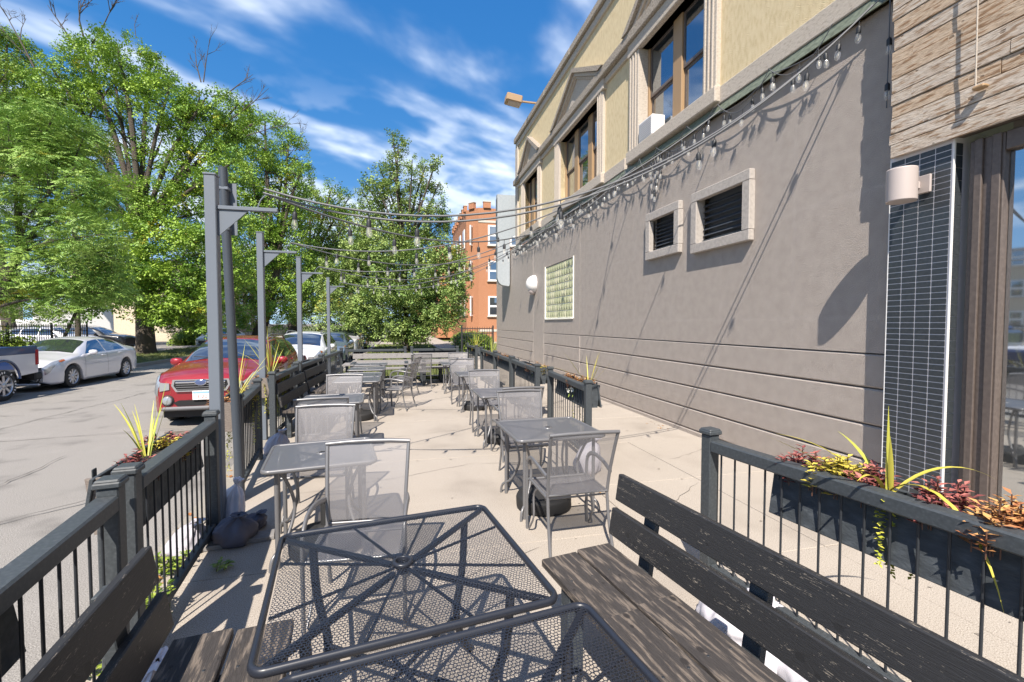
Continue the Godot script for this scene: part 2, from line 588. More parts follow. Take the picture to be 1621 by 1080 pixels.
# sawn wood: growth lines that run along u and swing round knots; four coats of paint and weather on it
func wood() -> void:
	var w := 1024
	var h := 384
	var n1 := noise(71, 1.0, 3)
	var n2 := noise(72, 1.0, 4)
	var n3 := noise(73, 1.0, 5)
	rng.seed = 70
	var knots := []
	for k in 7:
		knots.append(Vector3(rnd(0, w), rnd(0, h), rnd(7, 17)))
	var img := []
	for k in 4:
		img.append(PackedByteArray())
		img[k].resize(w * h * 3)
	var hm := PackedByteArray()
	hm.resize(w * h)
	var grey := Vector3(0.235, 0.225, 0.222)
	for j in h:
		for i in w:
			var yy := float(j)
			var dark := 0.0
			for k: Vector3 in knots:
				var ddx := absf(i - k.x)
				ddx = minf(ddx, w - ddx)
				if ddx > 120.0: continue
				var ddy := j - k.y
				if absf(ddy) > 70.0: continue
				var g := exp(-(ddx * ddx) / (k.z * k.z * 9.0))
				yy += signf(ddy) * g * k.z * 1.4 * exp(-absf(ddy) / (k.z * 2.2))
				dark = maxf(dark, smoothstep(1.15, 0.55, sqrt(ddx * ddx * 0.45 + ddy * ddy) / k.z))
			var warp := n1.get_noise_2d(i * 0.0035, yy * 0.02)
			var line := 0.5 + 0.5 * sin(yy * 0.33 + warp * 9.0)
			var fib := n2.get_noise_2d(i * 0.012, yy * 0.45)
			var patch := n3.get_noise_2d(i * 0.0034, j * 0.026)
			var fleck := n2.get_noise_2d(i * 0.022 + 90.0, j * 0.24)
			var g := clampf(0.55 + 0.20 * (line - 0.5) + 0.62 * fib - dark * 0.75, 0.0, 1.0)
			var o := (j * w + i) * 3
			# worn seat: dark stain left in patches over bare brown wood
			var keep := clampf(smoothstep(-0.24, 0.12, patch + 0.45 * fib + 0.16) + dark, 0, 1)
			var bare := Vector3(0.085, 0.067, 0.054).lerp(Vector3(0.215, 0.178, 0.147), g)
			var seat := bare.lerp(Vector3(0.030, 0.027, 0.027) * (0.6 + 0.8 * g), keep * 0.93)
			# black painted back: flaked along the grain
			var chip := smoothstep(0.60, 0.70, fleck + 0.70 * patch)
			var back := (Vector3(0.021, 0.021, 0.0225) * (0.75 + 0.5 * g)).lerp(Vector3(0.30, 0.26, 0.21) * (0.6 + 0.5 * g), chip * 0.85)
			# barn board: silvery brown with rusty stains
			var barn := Vector3(0.19, 0.13, 0.085).lerp(Vector3(0.58, 0.495, 0.41), smoothstep(0.08, 0.75, g))
			barn = barn.lerp(Vector3(0.22, 0.125, 0.06) * (0.5 + 0.9 * g), smoothstep(0.12, 0.40, patch) * 0.75)
			barn = barn.lerp(Vector3(0.62, 0.56, 0.49) * (0.7 + 0.4 * g), smoothstep(0.10, 0.45, -patch) * 0.6)
			var gw := grey * (0.45 + 0.9 * g)
			var all := [seat, back, barn, gw]
			for k in 4:
				var q: Vector3 = all[k]
				var col := Color(q.x, q.y, q.z).linear_to_srgb()
				img[k][o] = col.r8
				img[k][o + 1] = col.g8
				img[k][o + 2] = col.b8
			hm[j * w + i] = int(g * 255)
	var relief := ImageTexture.create_from_image(Image.create_from_data(w, h, false, Image.FORMAT_L8, hm))
	var names := ["seat_wood", "back_wood", "barn", "grey_wood"]
	var rough := [0.78, 0.55, 0.92, 0.85]
	for k in 4:
		var m := StandardMaterial3D.new()
		m.albedo_texture = ImageTexture.create_from_image(Image.create_from_data(w, h, false, Image.FORMAT_RGB8, img[k]))
		m.roughness = rough[k]
		m.heightmap_enabled = true
		m.heightmap_texture = relief
		m.heightmap_scale = [0.25, 0.10, 0.4, 0.3][k]
		M[names[k]] = m
	M.barn_grey = M.barn.duplicate()
	M.barn_grey.albedo_color = Color(0.97, 0.93, 0.88)

func overlay(m: StandardMaterial3D, tex: Texture2D) -> void:
	m.detail_enabled = true
	m.detail_albedo = tex
	m.detail_blend_mode = BaseMaterial3D.BLEND_MODE_MIX
	m.detail_uv_layer = BaseMaterial3D.DETAIL_UV_2
	m.uv2_triplanar = true
	m.uv2_world_triplanar = true
	m.uv2_scale = Vector3.ONE * 0.11

func paint(c: Color, rough := 0.35, metal := 0.25) -> StandardMaterial3D:
	var m := mat(c, rough, metal)
	m.clearcoat_enabled = true
	m.clearcoat = 1.0
	m.clearcoat_roughness = 0.04
	return m

# ---------------------------------------------------------------- ground, road, pavement
const KERB := [[6.0, -1.15], [0.0, -1.55], [-4.0, -1.87], [-6.0, -2.06], [-8.0, -2.22], [-20.0, -2.32], [-140.0, -2.4]]
func kerb_x(z: float) -> float:
	for k in KERB.size() - 1:
		if z >= KERB[k + 1][0]:
			return lerpf(KERB[k][1], KERB[k + 1][1], clampf((KERB[k][0] - z) / (KERB[k][0] - KERB[k + 1][0]), 0, 1))
	return -2.4

func slab(parent: Node, called: String, corners: Array, top: float, thick: float, m: Material) -> void:
	# corners [x, z] counter-clockwise seen from above (x to the right, z towards the viewer)
	var b := MB.new()
	var up := []
	var dn := []
	var lo := []
	var mid := Vector3.ZERO
	for q in corners:
		mid += Vector3(q[0], 0, q[1]) / corners.size()
	for q in corners:
		var p := Vector3(q[0], top, q[1])
		up.append(p + (mid - Vector3(q[0], 0, q[1])).normalized() * 0.006)
		dn.append(p - Vector3(0, 0.004, 0))
		lo.append(p - Vector3(0, thick, 0))
	b.poly(up)
	for k in corners.size():
		var m2 := (k + 1) % corners.size()
		b.quad(dn[k], dn[m2], up[m2], up[k])
		b.quad(lo[k], lo[m2], dn[m2], dn[k])
	part(parent, called, b, m)

func ground() -> void:
	var g := MB.new()
	g.quad(Vector3(-250, -0.30, 60), Vector3(250, -0.30, 60), Vector3(250, -0.30, -420), Vector3(-250, -0.30, -420))
	struct("ground", g, M.grass_soil)
	# the road, a long sheet with a slight crown
	var r := MB.new()
	var rows := []
	for k in 41:
		var z := 10.0 - 5.0 * k
		var row := PackedVector3Array()
		var xr := kerb_x(z) - 0.01
		for j in 13:
			var t := j / 12.0
			var x := lerpf(-11.2, xr, t)
			row.append(Vector3(x, -0.125 + 0.05 * sin(PI * t) + 0.006 * sin(z * 1.7 + x * 2.3), z))
		rows.append(row)
	r.grid(rows, false, true)
	struct("road", r, M.asphalt)
	# kerbs in lengths
	var near := struct("kerb", MB.new_box(Vector3(-1.4, -0.32, 2.0), Vector3(-1.2, -0.28, 2.1)), M.curb)
	var z0 := 4.0
	while z0 > -70.0:
		var z1 := z0 - (2.42 if z0 > -20.0 else 10.0)
		slab(near, "kerb_length", [[kerb_x(z0 - 0.006), z0 - 0.006], [kerb_x(z0) + 0.20, z0 - 0.006], [kerb_x(z1) + 0.20, z1 + 0.006], [kerb_x(z1), z1 + 0.006]], 0.0, 0.3, M.curb)
		z0 = z1
	var far := struct("kerb_opposite", MB.new_box(Vector3(-11.42, -0.29, 8), Vector3(-11.22, 0.01, -120)), M.curb)
	far.set_meta("kind", "structure")
	# pavement under the patio, cast in slabs
	var walk := struct("pavement", MB.new_box(Vector3(-1.2, -0.29, 4), Vector3(4.4, -0.10, -14.4)), M.soil)
	var zj := [4.0, 1.4, -1.0, -3.45, -5.92, -8.32, -10.75, -13.1, -14.62]
	for k in zj.size() - 1:
		var za: float = zj[k] - 0.004
		var zb: float = zj[k + 1] + 0.004
		slab(walk, "slab", [[kerb_x(za) + 0.208, za], [1.972, za], [1.972, zb], [kerb_x(zb) + 0.208, zb]], rnd(-0.003, 0.003), 0.25, M.concrete)
	zj = [4.0, 2.0, 0.4, -1.2, -2.85, -4.5, -6.1, -7.75, -9.4, -11.0, -12.7, -14.3, -15.9, -17.5, -19.1, -20.7, -22.3, -24.0]
	for k in zj.size() - 1:
		var za: float = zj[k] - 0.004
		var zb: float = zj[k + 1] + 0.004
		for c in [[1.98, 3.22], [3.228, 4.46]]:
			slab(walk, "slab", [[c[0], za], [c[1], za], [c[1], zb], [c[0], zb]], rnd(-0.003, 0.003), 0.25, M.concrete)
	# pavement further down the street, and the alley apron
	var path := struct("footpath", MB.new_box(Vector3(2.5, -0.29, -24.1), Vector3(3.9, -0.12, -100)), M.soil)
	var z := -24.0
	while z > -100.0:
		slab(path, "slab", [[2.35, z], [4.05, z], [4.05, z - 2.3], [2.35, z - 2.3]], -0.01 + rnd(-0.004, 0.004), 0.2, M.concrete)
		z -= 2.312
	struct("alley", MB.new_box(Vector3(-2.05, -0.2, -46.0), Vector3(60, 0.0, -40.5)), M.concrete)
	struct("alley_apron", MB.new_box(Vector3(4.06, -0.2, -27.6), Vector3(40, -0.004, -22.2)), M.curb)
	# lawns: the strip along the kerb behind the patio, the yard of the brick house, the strip across the street
	lawn("parkway_lawn", kerb_x(-20) + 0.21, 2.33, -14.64, -40.4, 5200, 0.10, "dry yellow-green grass of the strip behind the far railing")
	lawn("front_lawn", 4.1, 30.0, -28.0, -40.3, 2600, 0.16, "green lawn in front of the brick apartment house")
	lawn("parkway_lawn_beyond", -2.1, 2.3, -46.1, -90.0, 1500, 0.14, "grass strip beyond the alley under the street trees")
	lawn("opposite_lawn", -15.5, -11.45, 4.0, -60.0, 3600, 0.12, "shaded grass strip across the street along the kerb")
	struct("opposite_footpath", MB.new_box(Vector3(-17.4, -0.2, 8), Vector3(-15.55, 0.005, -100)), M.concrete)
	struct("parking_lot", MB.new_box(Vector3(-60, -0.2, 8), Vector3(-17.45, 0.0, -52)), M.asphalt)

# an open crack: a thin jagged strip of the dirt that fills it
func crack(parent: Node, a: Vector2, b: Vector2, width: float, y: float, m: Material) -> void:
	var q := MB.new()
	var n := int(a.distance_to(b) / 0.12) + 2
	var side := (b - a).orthogonal().normalized()
	var rows := []
	var wander := 0.0
	for k in n + 1:
		wander += rnd(-0.03, 0.03)
		wander *= 0.93
		var p := a.lerp(b, float(k) / n) + side * wander
		var w := width * rnd(0.35, 1.2) * (0.25 if k == 0 or k == n else 1.0)
		rows.append(PackedVector3Array([Vector3(p.x - side.x * w, y, p.y - side.y * w), Vector3(p.x + side.x * w, y, p.y + side.y * w)]))
	var probe: Vector3 = (rows[1][0] - rows[0][0]).cross(rows[0][1] - rows[0][0])
	q.grid(rows, false, probe.y < 0)
	part(parent, "crack", q, m)

func wear_and_shadow() -> void:
	rng.seed = 17
	var road := get_node("road")
	for c in [[-9.5, -8.0, -3.0, -9.2], [-7.2, -4.0, -6.6, -14.0], [-6.6, -14.0, -7.0, -30.0], [-5.0, -3.5, -2.4, -6.4], [-10.6, -11.5, -7.3, -11.0], [-6.9, -19.0, -4.5, -19.6], [-4.2, -2.5, -4.6, -7.5], [-10.5, -20.5, -6.9, -21.2]]:
		var a := Vector2(c[0], c[1])
		var b := Vector2(c[2], c[3])
		crack(road, a, b, 0.008, -0.068, M.tar)
	var walk := get_node("pavement")
	for c in [[-1.2, -5.0, 0.9, -5.55], [0.9, -5.55, 1.95, -5.3], [-0.5, -7.1, 1.9, -7.6], [2.0, -3.4, 3.2, -4.3], [3.3, -5.2, 4.4, -5.6], [0.2, -3.0, 1.0, -3.42], [2.0, -8.3, 3.2, -8.9]]:
		crack(walk, Vector2(c[0], c[1]), Vector2(c[2], c[3]), 0.0026, 0.0042, M.tar)
	# small dark discs painted in for the shadows of bulbs on the pavement
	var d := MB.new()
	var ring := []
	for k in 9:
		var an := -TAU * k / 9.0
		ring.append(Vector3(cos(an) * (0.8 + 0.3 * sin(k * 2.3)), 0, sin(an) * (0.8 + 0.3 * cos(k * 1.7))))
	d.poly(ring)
	var shadow_spots := scatter(self, "bulb_shadow_spots", d.mesh(), M.blade, 190, func(_i):
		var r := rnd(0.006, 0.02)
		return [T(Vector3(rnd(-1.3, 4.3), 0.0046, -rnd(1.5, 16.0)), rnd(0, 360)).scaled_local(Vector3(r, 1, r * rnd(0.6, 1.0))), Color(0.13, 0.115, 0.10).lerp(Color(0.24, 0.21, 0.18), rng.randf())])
	tag(shadow_spots, "small dark spots painted as bulb shadows on the patio pavement", "painted_shadows", "", "stuff")
	# dead leaves blown against the kerb and the railing feet
	var m := MB.new()
	leafy(m, Vector3.ZERO, Vector3(1, 0.12, 0), 0.055, 0.035)
	var spots := [[-1.66, -3.25, 0.22], [-1.72, -3.75, 0.25], [-1.80, -4.5, 0.30], [-1.6, -2.6, 0.18], [-1.95, -6.2, 0.4], [1.9, -4.6, 0.3], [-2.3, -8.5, 0.5], [4.25, -7.0, 0.25]]
	var o := scatter(self, "leaf_litter", m.mesh(), M.plant, 150, func(i):
		var s: Array = spots[[0, 0, 1, 1, 1, 2, 3, 4, 5, 6, 7][i % 11]]
		var p := Vector3(s[0] + rnd(-1, 1) * s[2] * 0.35, 0, s[1] + rnd(-1, 1) * s[2] * 1.5)
		p.y = 0.004 if p.x > kerb_x(p.z) else -0.112
		return [T(p, rnd(0, 360), rnd(-15, 15), rnd(-25, 25)).scaled_local(Vector3.ONE * rnd(0.5, 1.0)), Color(0.30, 0.10, 0.03).lerp(Color(0.42, 0.27, 0.10), rng.randf())])
	tag(o, "dry orange and brown leaves along the kerb and railing feet", "leaves", "", "stuff")

func lawn(called: String, x0: float, x1: float, z0: float, z1: float, count: int, tall: float, label: String) -> void:
	struct(called.replace("lawn", "soil"), MB.new_box(Vector3(x0, -0.25, z1), Vector3(x1, -0.015, z0)), M.grass_soil)
	var b := MB.new()
	for k in 9:
		var a := k * 2.4
		var o := Vector3(cos(a), 0, sin(a)) * (0.09 * sqrt(k / 9.0))
		var d := Vector3(cos(a * 1.7), 0, sin(a * 1.7))
		var w := d.cross(Vector3.UP) * 0.008
		var hgt := tall * (0.6 + 0.4 * fmod(k * 0.37, 1.0))
		b.tri(o - w, o + w, o + d * hgt * 0.5 + Vector3(0, hgt, 0))
	scatter(self, numbered(called), b.mesh(), M.blade, count, func(_i):
		var f := rnd(0, 1)
		var g := Color(0.075, 0.12, 0.028).lerp(Color(0.24, 0.23, 0.075), f * f)
		return [T(Vector3(rnd(x0, x1), -0.02, lerpf(z0, z1, pow(rnd(0, 1), 1.6))), rnd(0, 360)).scaled_local(Vector3.ONE * rnd(0.7, 1.5)), g])
	tag(get_child(get_child_count() - 1), label, "grass", "", "stuff")

func scatter(parent: Node, called: String, mesh: Mesh, m: Material, count: int, place: Callable) -> MultiMeshInstance3D:
	var buf := PackedFloat32Array()
	buf.resize(count * 16)
	for i in count:
		var r: Array = place.call(i)
		var t: Transform3D = r[0]
		var q: Color = r[1]
		var o := i * 16
		for k in 3:
			buf[o + k * 4] = t.basis.x[k]
			buf[o + k * 4 + 1] = t.basis.y[k]
			buf[o + k * 4 + 2] = t.basis.z[k]
			buf[o + k * 4 + 3] = t.origin[k]
		buf[o + 12] = q.r
		buf[o + 13] = q.g
		buf[o + 14] = q.b
		buf[o + 15] = 1.0
	var mm := MultiMesh.new()
	mm.transform_format = MultiMesh.TRANSFORM_3D
	mm.use_colors = true
	mm.mesh = mesh
	mm.instance_count = count
	mm.buffer = buf
	var o := MultiMeshInstance3D.new()
	o.name = called
	o.multimesh = mm
	o.material_override = m
	parent.add_child(o, true)
	return o

# ---------------------------------------------------------------- the corner building
const W := 4.45            # the face of the ground-floor wall
func building() -> void:
	var b := thing("corner_building", "two-storey corner building, taupe stucco below and cream stucco with pediment windows above", "building", Vector3(W, 0, -10))
	var o := Vector3(W, 0, -10)
	# from here on: add(name, lo, hi) in world coordinates
	var add := func(called: String, lo: Vector3, hi: Vector3, m: Material, bev := 0.0, parent: Node = null):
		return bpart(parent if parent else b, called, lo - (o if parent == null else Vector3.ZERO), hi - (o if parent == null else Vector3.ZERO), m, bev)
	# body behind the stucco
	add.call("core", Vector3(W + 0.2, -0.2, -21.75), Vector3(14, 4.74, -3.1), M.taupe)
	add.call("upper_core", Vector3(W + 0.5, 4.75, -17.6), Vector3(14, 8.66, 6.0), M.cream)
	add.call("roof", Vector3(W + 0.3, 8.5, -17.5), Vector3(14, 8.7, 6.0), M.trim)
	add.call("low_roof", Vector3(W + 0.01, 4.746, -21.75), Vector3(14, 4.88, -17.76), M.trim)
	# ground floor stucco in panels with joints; panels leave the openings free
	var g := 0.006
	var grooves := [0.07, 0.40, 0.755, 1.12, 1.46]
	var fields := [[-3.30, -11.04], [-11.04, -14.13], [-15.38, -21.8]]
	for f in fields:
		for k in 4:
			add.call("wall_panel", Vector3(W, grooves[k] + g, f[1] + g), Vector3(W + 0.07, grooves[k + 1] - g, f[0] - g), M.taupe, 0.015)
		add.call("plinth", Vector3(W - 0.012, -0.1, f[1] + g), Vector3(W + 0.07, grooves[0] - g, f[0] - g), M.taupe, 0.009)
	add.call("wall_panel", Vector3(W, -0.1, -15.38 + g), Vector3(W + 0.07, 4.745, -14.13 - g), M.taupe, 0.009)
	add.call("wall_panel", Vector3(W, 1.46 + g, -21.8), Vector3(W + 0.07, 4.745, -15.38 - g), M.taupe, 0.009)
	# the field with the glass blocks
	for r in [[1.46 + g, 1.92, -14.13 + g, -11.04 - g], [3.55, 4.745, -14.13 + g, -11.04 - g], [1.92, 3.55, -14.13 + g, -13.97], [1.92, 3.55, -11.5, -11.04 - g]]:
		add.call("wall_panel", Vector3(W, r[0], r[2]), Vector3(W + 0.07, r[1], r[3]), M.taupe, 0.0)
	# the field with the two vents
	for r in [[1.46 + g, 2.98, -11.04 + g, -3.30], [3.68, 4.745, -11.04 + g, -3.30], [2.98, 3.68, -11.04 + g, -7.52], [2.98, 3.68, -6.76, -6.16], [2.98, 3.68, -5.20, -3.30]]:
		add.call("wall_panel", Vector3(W, r[0], r[2]), Vector3(W + 0.07, r[1], r[3]), M.taupe, 0.0)
	vent(b, o, -7.52, -6.76, 3.06, 3.62, 0.14, 7)
	vent(b, o, -6.16, -5.20, 2.98, 3.62, 0.14, 6)
	# glass block window
	var gb = add.call("glass_block_window", Vector3(W + 0.03, 1.93, -13.96), Vector3(W + 0.06, 3.54, -11.51), M.mortar)
	var bm := MB.new()
	bm.box(Transform3D(), Vector3(0.05, 0.178, 0.180), 0.012)
	bm.lathe(T(Vector3(-0.022, 0, 0), 0, 0, 90), [[0.075, 0.0], [0.06, 0.008], [0.03, 0.014], [0.004, 0.016]], 10)
	var bmesh := bm.mesh()
	for i in 12:
		for j in 8:
			part(gb, "glass_block", bmesh, M.block_glass if rng.randf() < 0.6 else M.block_glass2, T(Vector3(-0.012, (j - 3.5) * 0.2, (i - 5.5) * 0.2035)))
	for e in [[-13.99, -13.955, 1.90, 3.57], [-11.515, -11.48, 1.90, 3.57]]:
		add.call("block_frame", Vector3(W - 0.02, e[2], e[0]), Vector3(W + 0.05, e[3], e[1]), M.mortar, 0.004)
	add.call("block_frame", Vector3(W - 0.03, 1.885, -13.95), Vector3(W + 0.05, 1.925, -11.52), M.mortar, 0.004)
	# metal flashing between the storeys, a leaning strip
	var fl := MB.new()
	fl.prism(Transform3D(Basis(), Vector3(0, 0, -17.75) - o), [[W - 0.085, 4.735], [W - 0.075, 4.73], [W + 0.02, 4.86], [W + 0.02, 4.88], [W - 0.03, 4.88]], 14.45)
	part(b, "flashing", fl, M.flashing)
	# upper wall: cream stucco round three window bays
	var bays := [[-8.0, -6.08], [-12.55, -9.90], [-16.45, -14.68]]
	var edges := [6.0, -6.08, -8.0, -9.90, -12.55, -14.68, -16.45, -17.73]
	for k in range(0, 8, 2):
		add.call("upper_wall", Vector3(W, 5.10, edges[k + 1]), Vector3(W + 0.5, 8.67, edges[k]), M.cream)
	for y in bays:
		add.call("upper_wall", Vector3(W, 6.96, y[0]), Vector3(W + 0.5, 8.67, y[1]), M.cream)
		add.call("upper_wall", Vector3(W, 4.88, y[0]), Vector3(W + 0.5, 5.10, y[1]), M.cream)
	add.call("belt_course", Vector3(W - 0.05, 4.88, -5.86), Vector3(W + 0.1, 5.12, 6.0), M.trim, 0.01)
	add.call("belt_course", Vector3(W - 0.05, 4.88, -9.72), Vector3(W + 0.1, 5.12, -8.56), M.trim, 0.01)
	add.call("belt_course", Vector3(W - 0.05, 4.88, -14.52), Vector3(W + 0.1, 5.12, -12.80), M.trim, 0.01)
	add.call("belt_course", Vector3(W - 0.05, 4.88, -17.75), Vector3(W + 0.1, 5.12, -16.72), M.trim, 0.01)
	for y in bays:
		var z0: float = y[0] - 0.27
		var z1: float = y[1] + 0.27
		var sl = add.call("sill", Vector3(W - 0.13, 4.90, z0 - 0.10), Vector3(W + 0.25, 5.13, z1 + 0.10), M.trim, 0.015)
		sl.set_meta("label", "beige stone window sill")
		for pz in [[z0 - 0.10, y[0]], [y[1], z1 + 0.04]]:
			var pil = add.call("pilaster", Vector3(W - 0.07, 5.13, pz[0]), Vector3(W + 0.2, 6.96, pz[1]), M.trim, 0.01)
			for k in 3:
				var w: float = (pz[1] - pz[0]) * 0.5
				bpart(pil, "flute", Vector3(-0.155, -0.9, -w + w * (0.25 + 0.55 * k)), Vector3(-0.13, 0.9, -w + w * (0.5 + 0.55 * k)), M.trim, 0.008)
		add.call("lintel", Vector3(W - 0.10, 6.96, z0 - 0.12), Vector3(W + 0.2, 7.20, z1 + 0.12), M.trim, 0.012)
		pediment(b, o, (z0 + z1) * 0.5, (z1 - z0) * 0.5 + 0.22)
		window_bay(b, o, y[0], y[1])
	var zc := -17.76
	add.call("string_course", Vector3(W - 0.16, 7.20, zc), Vector3(W + 0.1, 7.41, 6.0), M.trim_weathered, 0.02)
	add.call("string_course", Vector3(W - 0.06, 7.06, zc + 0.02), Vector3(W + 0.1, 7.195, 6.0), M.trim, 0.012)
	add.call("parapet", Vector3(W - 0.05, 8.67, zc), Vector3(W + 0.5, 8.86, 6.0), M.trim, 0.015)
	var n := 0
	var z := 6.0
	while z > zc:
		add.call("coping", Vector3(W - 0.12, 8.862, maxf(z - 2.2, zc - 0.03)), Vector3(W + 0.55, 9.06, z - 0.008), M.trim_weathered, 0.02)
		z -= 2.2
		n += 1
	add.call("quoin", Vector3(W - 0.06, 5.12, zc - 0.02), Vector3(W + 0.3, 8.66, -17.42), M.trim, 0.01)
	# reclaimed boards over the shop front
	var wood = add.call("wood_cladding", Vector3(W - 0.13, 3.26, -3.24), Vector3(W - 0.002, 5.58, 5.0), M.bronze)
	var wc := Vector3(W - 0.066, 4.42, 0.88)
	var y0 := 3.235
	var row := 0
	while y0 < 5.55:
		var hh := rnd(0.085, 0.15)
		var cuts := [-3.275, rnd(-2.6, -0.8), rnd(0.2, 2.2), 5.0]
		for k in 3:
			var pm: Material = M.barn if rng.randf() < 0.55 else M.barn_grey
			var thick := rnd(0.018, 0.034)
			var za: float = cuts[k] + 0.004 + (rnd(0, 0.02) if k == 0 else 0.0)
			var zb: float = cuts[k + 1] - 0.002
			part(wood, "board", plank_mesh(thick, hh - 0.006, zb - za, 0.004), pm, T(Vector3(W - 0.132 - thick * 0.5, y0 + hh * 0.5, (za + zb) * 0.5) - wc, 0, 0, rnd(-1.5, 1.5)))
		y0 += hh
		row += 1
	# tiled pier
	var tile_face := W - 0.10
	var pier = add.call("tiled_pier", Vector3(tile_face - 0.0035, -0.05, -3.285), Vector3(W + 0.3, 3.30, -2.80), M.grout)
	var pc := Vector3((tile_face - 0.0035 + W + 0.3) * 0.5, 1.625, -3.0425)
	var tm := box_mesh(Vector3(0.012, 0.0440, 0.1120), 0.001)
	for j in 64:
		for i in 4:
			part(pier, "tile", tm, M.tile, T(Vector3(tile_face, 0.03 + j * 0.0502, -3.2245 + i * 0.1185) - pc))
	for j in 32:
		bpart(pier, "return_tile", Vector3(tile_face + 0.012, 0.008 + j * 0.1004, -2.802) - pc, Vector3(W - 0.01, 0.103 + j * 0.1004, -2.794) - pc, M.tile)
	bpart(pier, "edge_trim", Vector3(tile_face - 0.008, 0, -2.802) - pc, Vector3(tile_face + 0.012, 3.25, -2.791) - pc, M.white_paint, 0.002)
	bpart(pier, "edge_trim", Vector3(tile_face - 0.006, 0, -3.292) - pc, Vector3(tile_face + 0.012, 3.25, -3.283) - pc, M.white_paint, 0.002)
	# shop front: bronze frame and dark glass
	var fr = add.call("shop_front_frame", Vector3(W - 0.03, 0.0, -2.735), Vector3(W + 0.1, 3.2, -2.515), M.bronze, 0.006)
	add.call("jamb", Vector3(W + 0.16, 0.0, -2.799), Vector3(W + 0.2, 3.24, -2.70), M.bronze)
	add.call("shop_front_frame", Vector3(W - 0.055, 0.0, -2.69), Vector3(W - 0.034, 3.2, -2.64), M.bronze, 0.004)
	add.call("shop_front_frame", Vector3(W - 0.045, 0.0, -2.585), Vector3(W - 0.032, 3.2, -2.53), M.bronze, 0.004)
	add.call("shop_front_header", Vector3(W - 0.03, 3.06, -2.512), Vector3(W + 0.1, 3.2, 5.0), M.bronze, 0.006)
	add.call("shop_front_sill", Vector3(W - 0.03, 0.0, -2.512), Vector3(W + 0.1, 0.16, 5.0), M.bronze, 0.006)
	for k in 3:
		var za := -2.512 + k * 1.7
		add.call("shop_pane", Vector3(W + 0.03, 0.162, za + 0.002), Vector3(W + 0.045, 3.058, za + 1.60), M.shop_glass)
		add.call("shop_mullion", Vector3(W - 0.028, 0.162, za + 1.602), Vector3(W + 0.1, 3.058, za + 1.698), M.bronze, 0.006)
	add.call("shop_wall", Vector3(W + 0.05, 3.201, -2.515), Vector3(W + 0.6, 4.9, 5.0), M.taupe)
	# fittings
	sconce()
	bulkhead(Vector3(W, 3.13, -15.2))
	blade_sign()
	floodlight()
	window_unit()

func vent(b: Node3D, o: Vector3, z0: float, z1: float, y0: float, y1: float, fw: float, slats: int) -> void:
	var fr := bpart(b, "vent_frame", Vector3(W - 0.085, y0 - fw, z0 - fw) - o, Vector3(W + 0.0, y0, z1 + fw) - o, M.vent_trim, 0.008)
	var c := (Vector3(W - 0.085, y0 - fw, z0 - fw) + Vector3(W, y0, z1 + fw)) * 0.5
	bpart(fr, "vent_frame_head", Vector3(W - 0.085, y1, z0 - fw) - c, Vector3(W, y1 + fw, z1 + fw) - c, M.vent_trim, 0.008)
	bpart(fr, "vent_frame_jamb", Vector3(W - 0.085, y0 + 0.001, z0 - fw) - c, Vector3(W + 0.05, y1 - 0.001, z0) - c, M.vent_trim, 0.008)
	bpart(fr, "vent_frame_jamb", Vector3(W - 0.085, y0 + 0.001, z1) - c, Vector3(W + 0.05, y1 - 0.001, z1 + fw) - c, M.vent_trim, 0.008)
	bpart(fr, "vent_back", Vector3(W + 0.16, y0 - 0.08, z0 - 0.02) - c, Vector3(W + 0.18, y1 + 0.08, z1 + 0.02) - c, M.pole)
	bpart(fr, "vent_rail", Vector3(W + 0.03, y0 - 0.075, z0) - c, Vector3(W + 0.07, y0 + 0.05, z1) - c, M.pole_dark, 0.004)
	for k in slats:
		var y := lerpf(y0 + 0.09, y1 - 0.02, (k + 0.5) / slats)
		part(fr, "louvre", box_mesh(Vector3(0.085, 0.008, z1 - z0 - 0.01), 0.002), M.pole_dark, T(Vector3(W + 0.07, y, (z0 + z1) * 0.5) - c, 0, 0, 38))

func pediment(b: Node3D, o: Vector3, zm: float, hw: float) -> void:
	var base := 7.41
	var apex := 8.30
	var p := MB.new()
	# tympanum
	var bs := Basis(Vector3(0, 0, 1), Vector3(0, 1, 0), Vector3(-1, 0, 0))
	p.prism(Transform3D(bs, Vector3(W + 0.02, 0, zm) - o), [[-hw + 0.1, base], [hw - 0.1, base], [0, apex - 0.08]], 0.05)
	var ty := part(b, "pediment", p, M.trim)
	for s in [-1.0, 1.0]:
		for k in 3:
			var inset := [0.0, 0.115, 0.20][k] as float
			var th := [0.11, 0.08, 0.05][k] as float
			var pr := [0.21, 0.14, 0.09][k] as float
			var m := MB.new()
			var a0 := Vector2(s * (hw - inset * 2.2), base)
			var a1 := Vector2(0, apex - inset)
			var b1 := Vector2(0, apex - inset - th)
			var b0 := Vector2(s * (hw - inset * 2.2 - th * 2.2), base)
			var ps := [[a0.x, a0.y], [a1.x, a1.y], [b1.x, b1.y], [b0.x, b0.y]]
			if s < 0: ps.reverse()
			m.prism(Transform3D(bs, Vector3(W + 0.02, 0, zm) - o), ps, pr)
			part(ty, "raking_cornice", m, M.trim_weathered if k == 0 else M.trim)

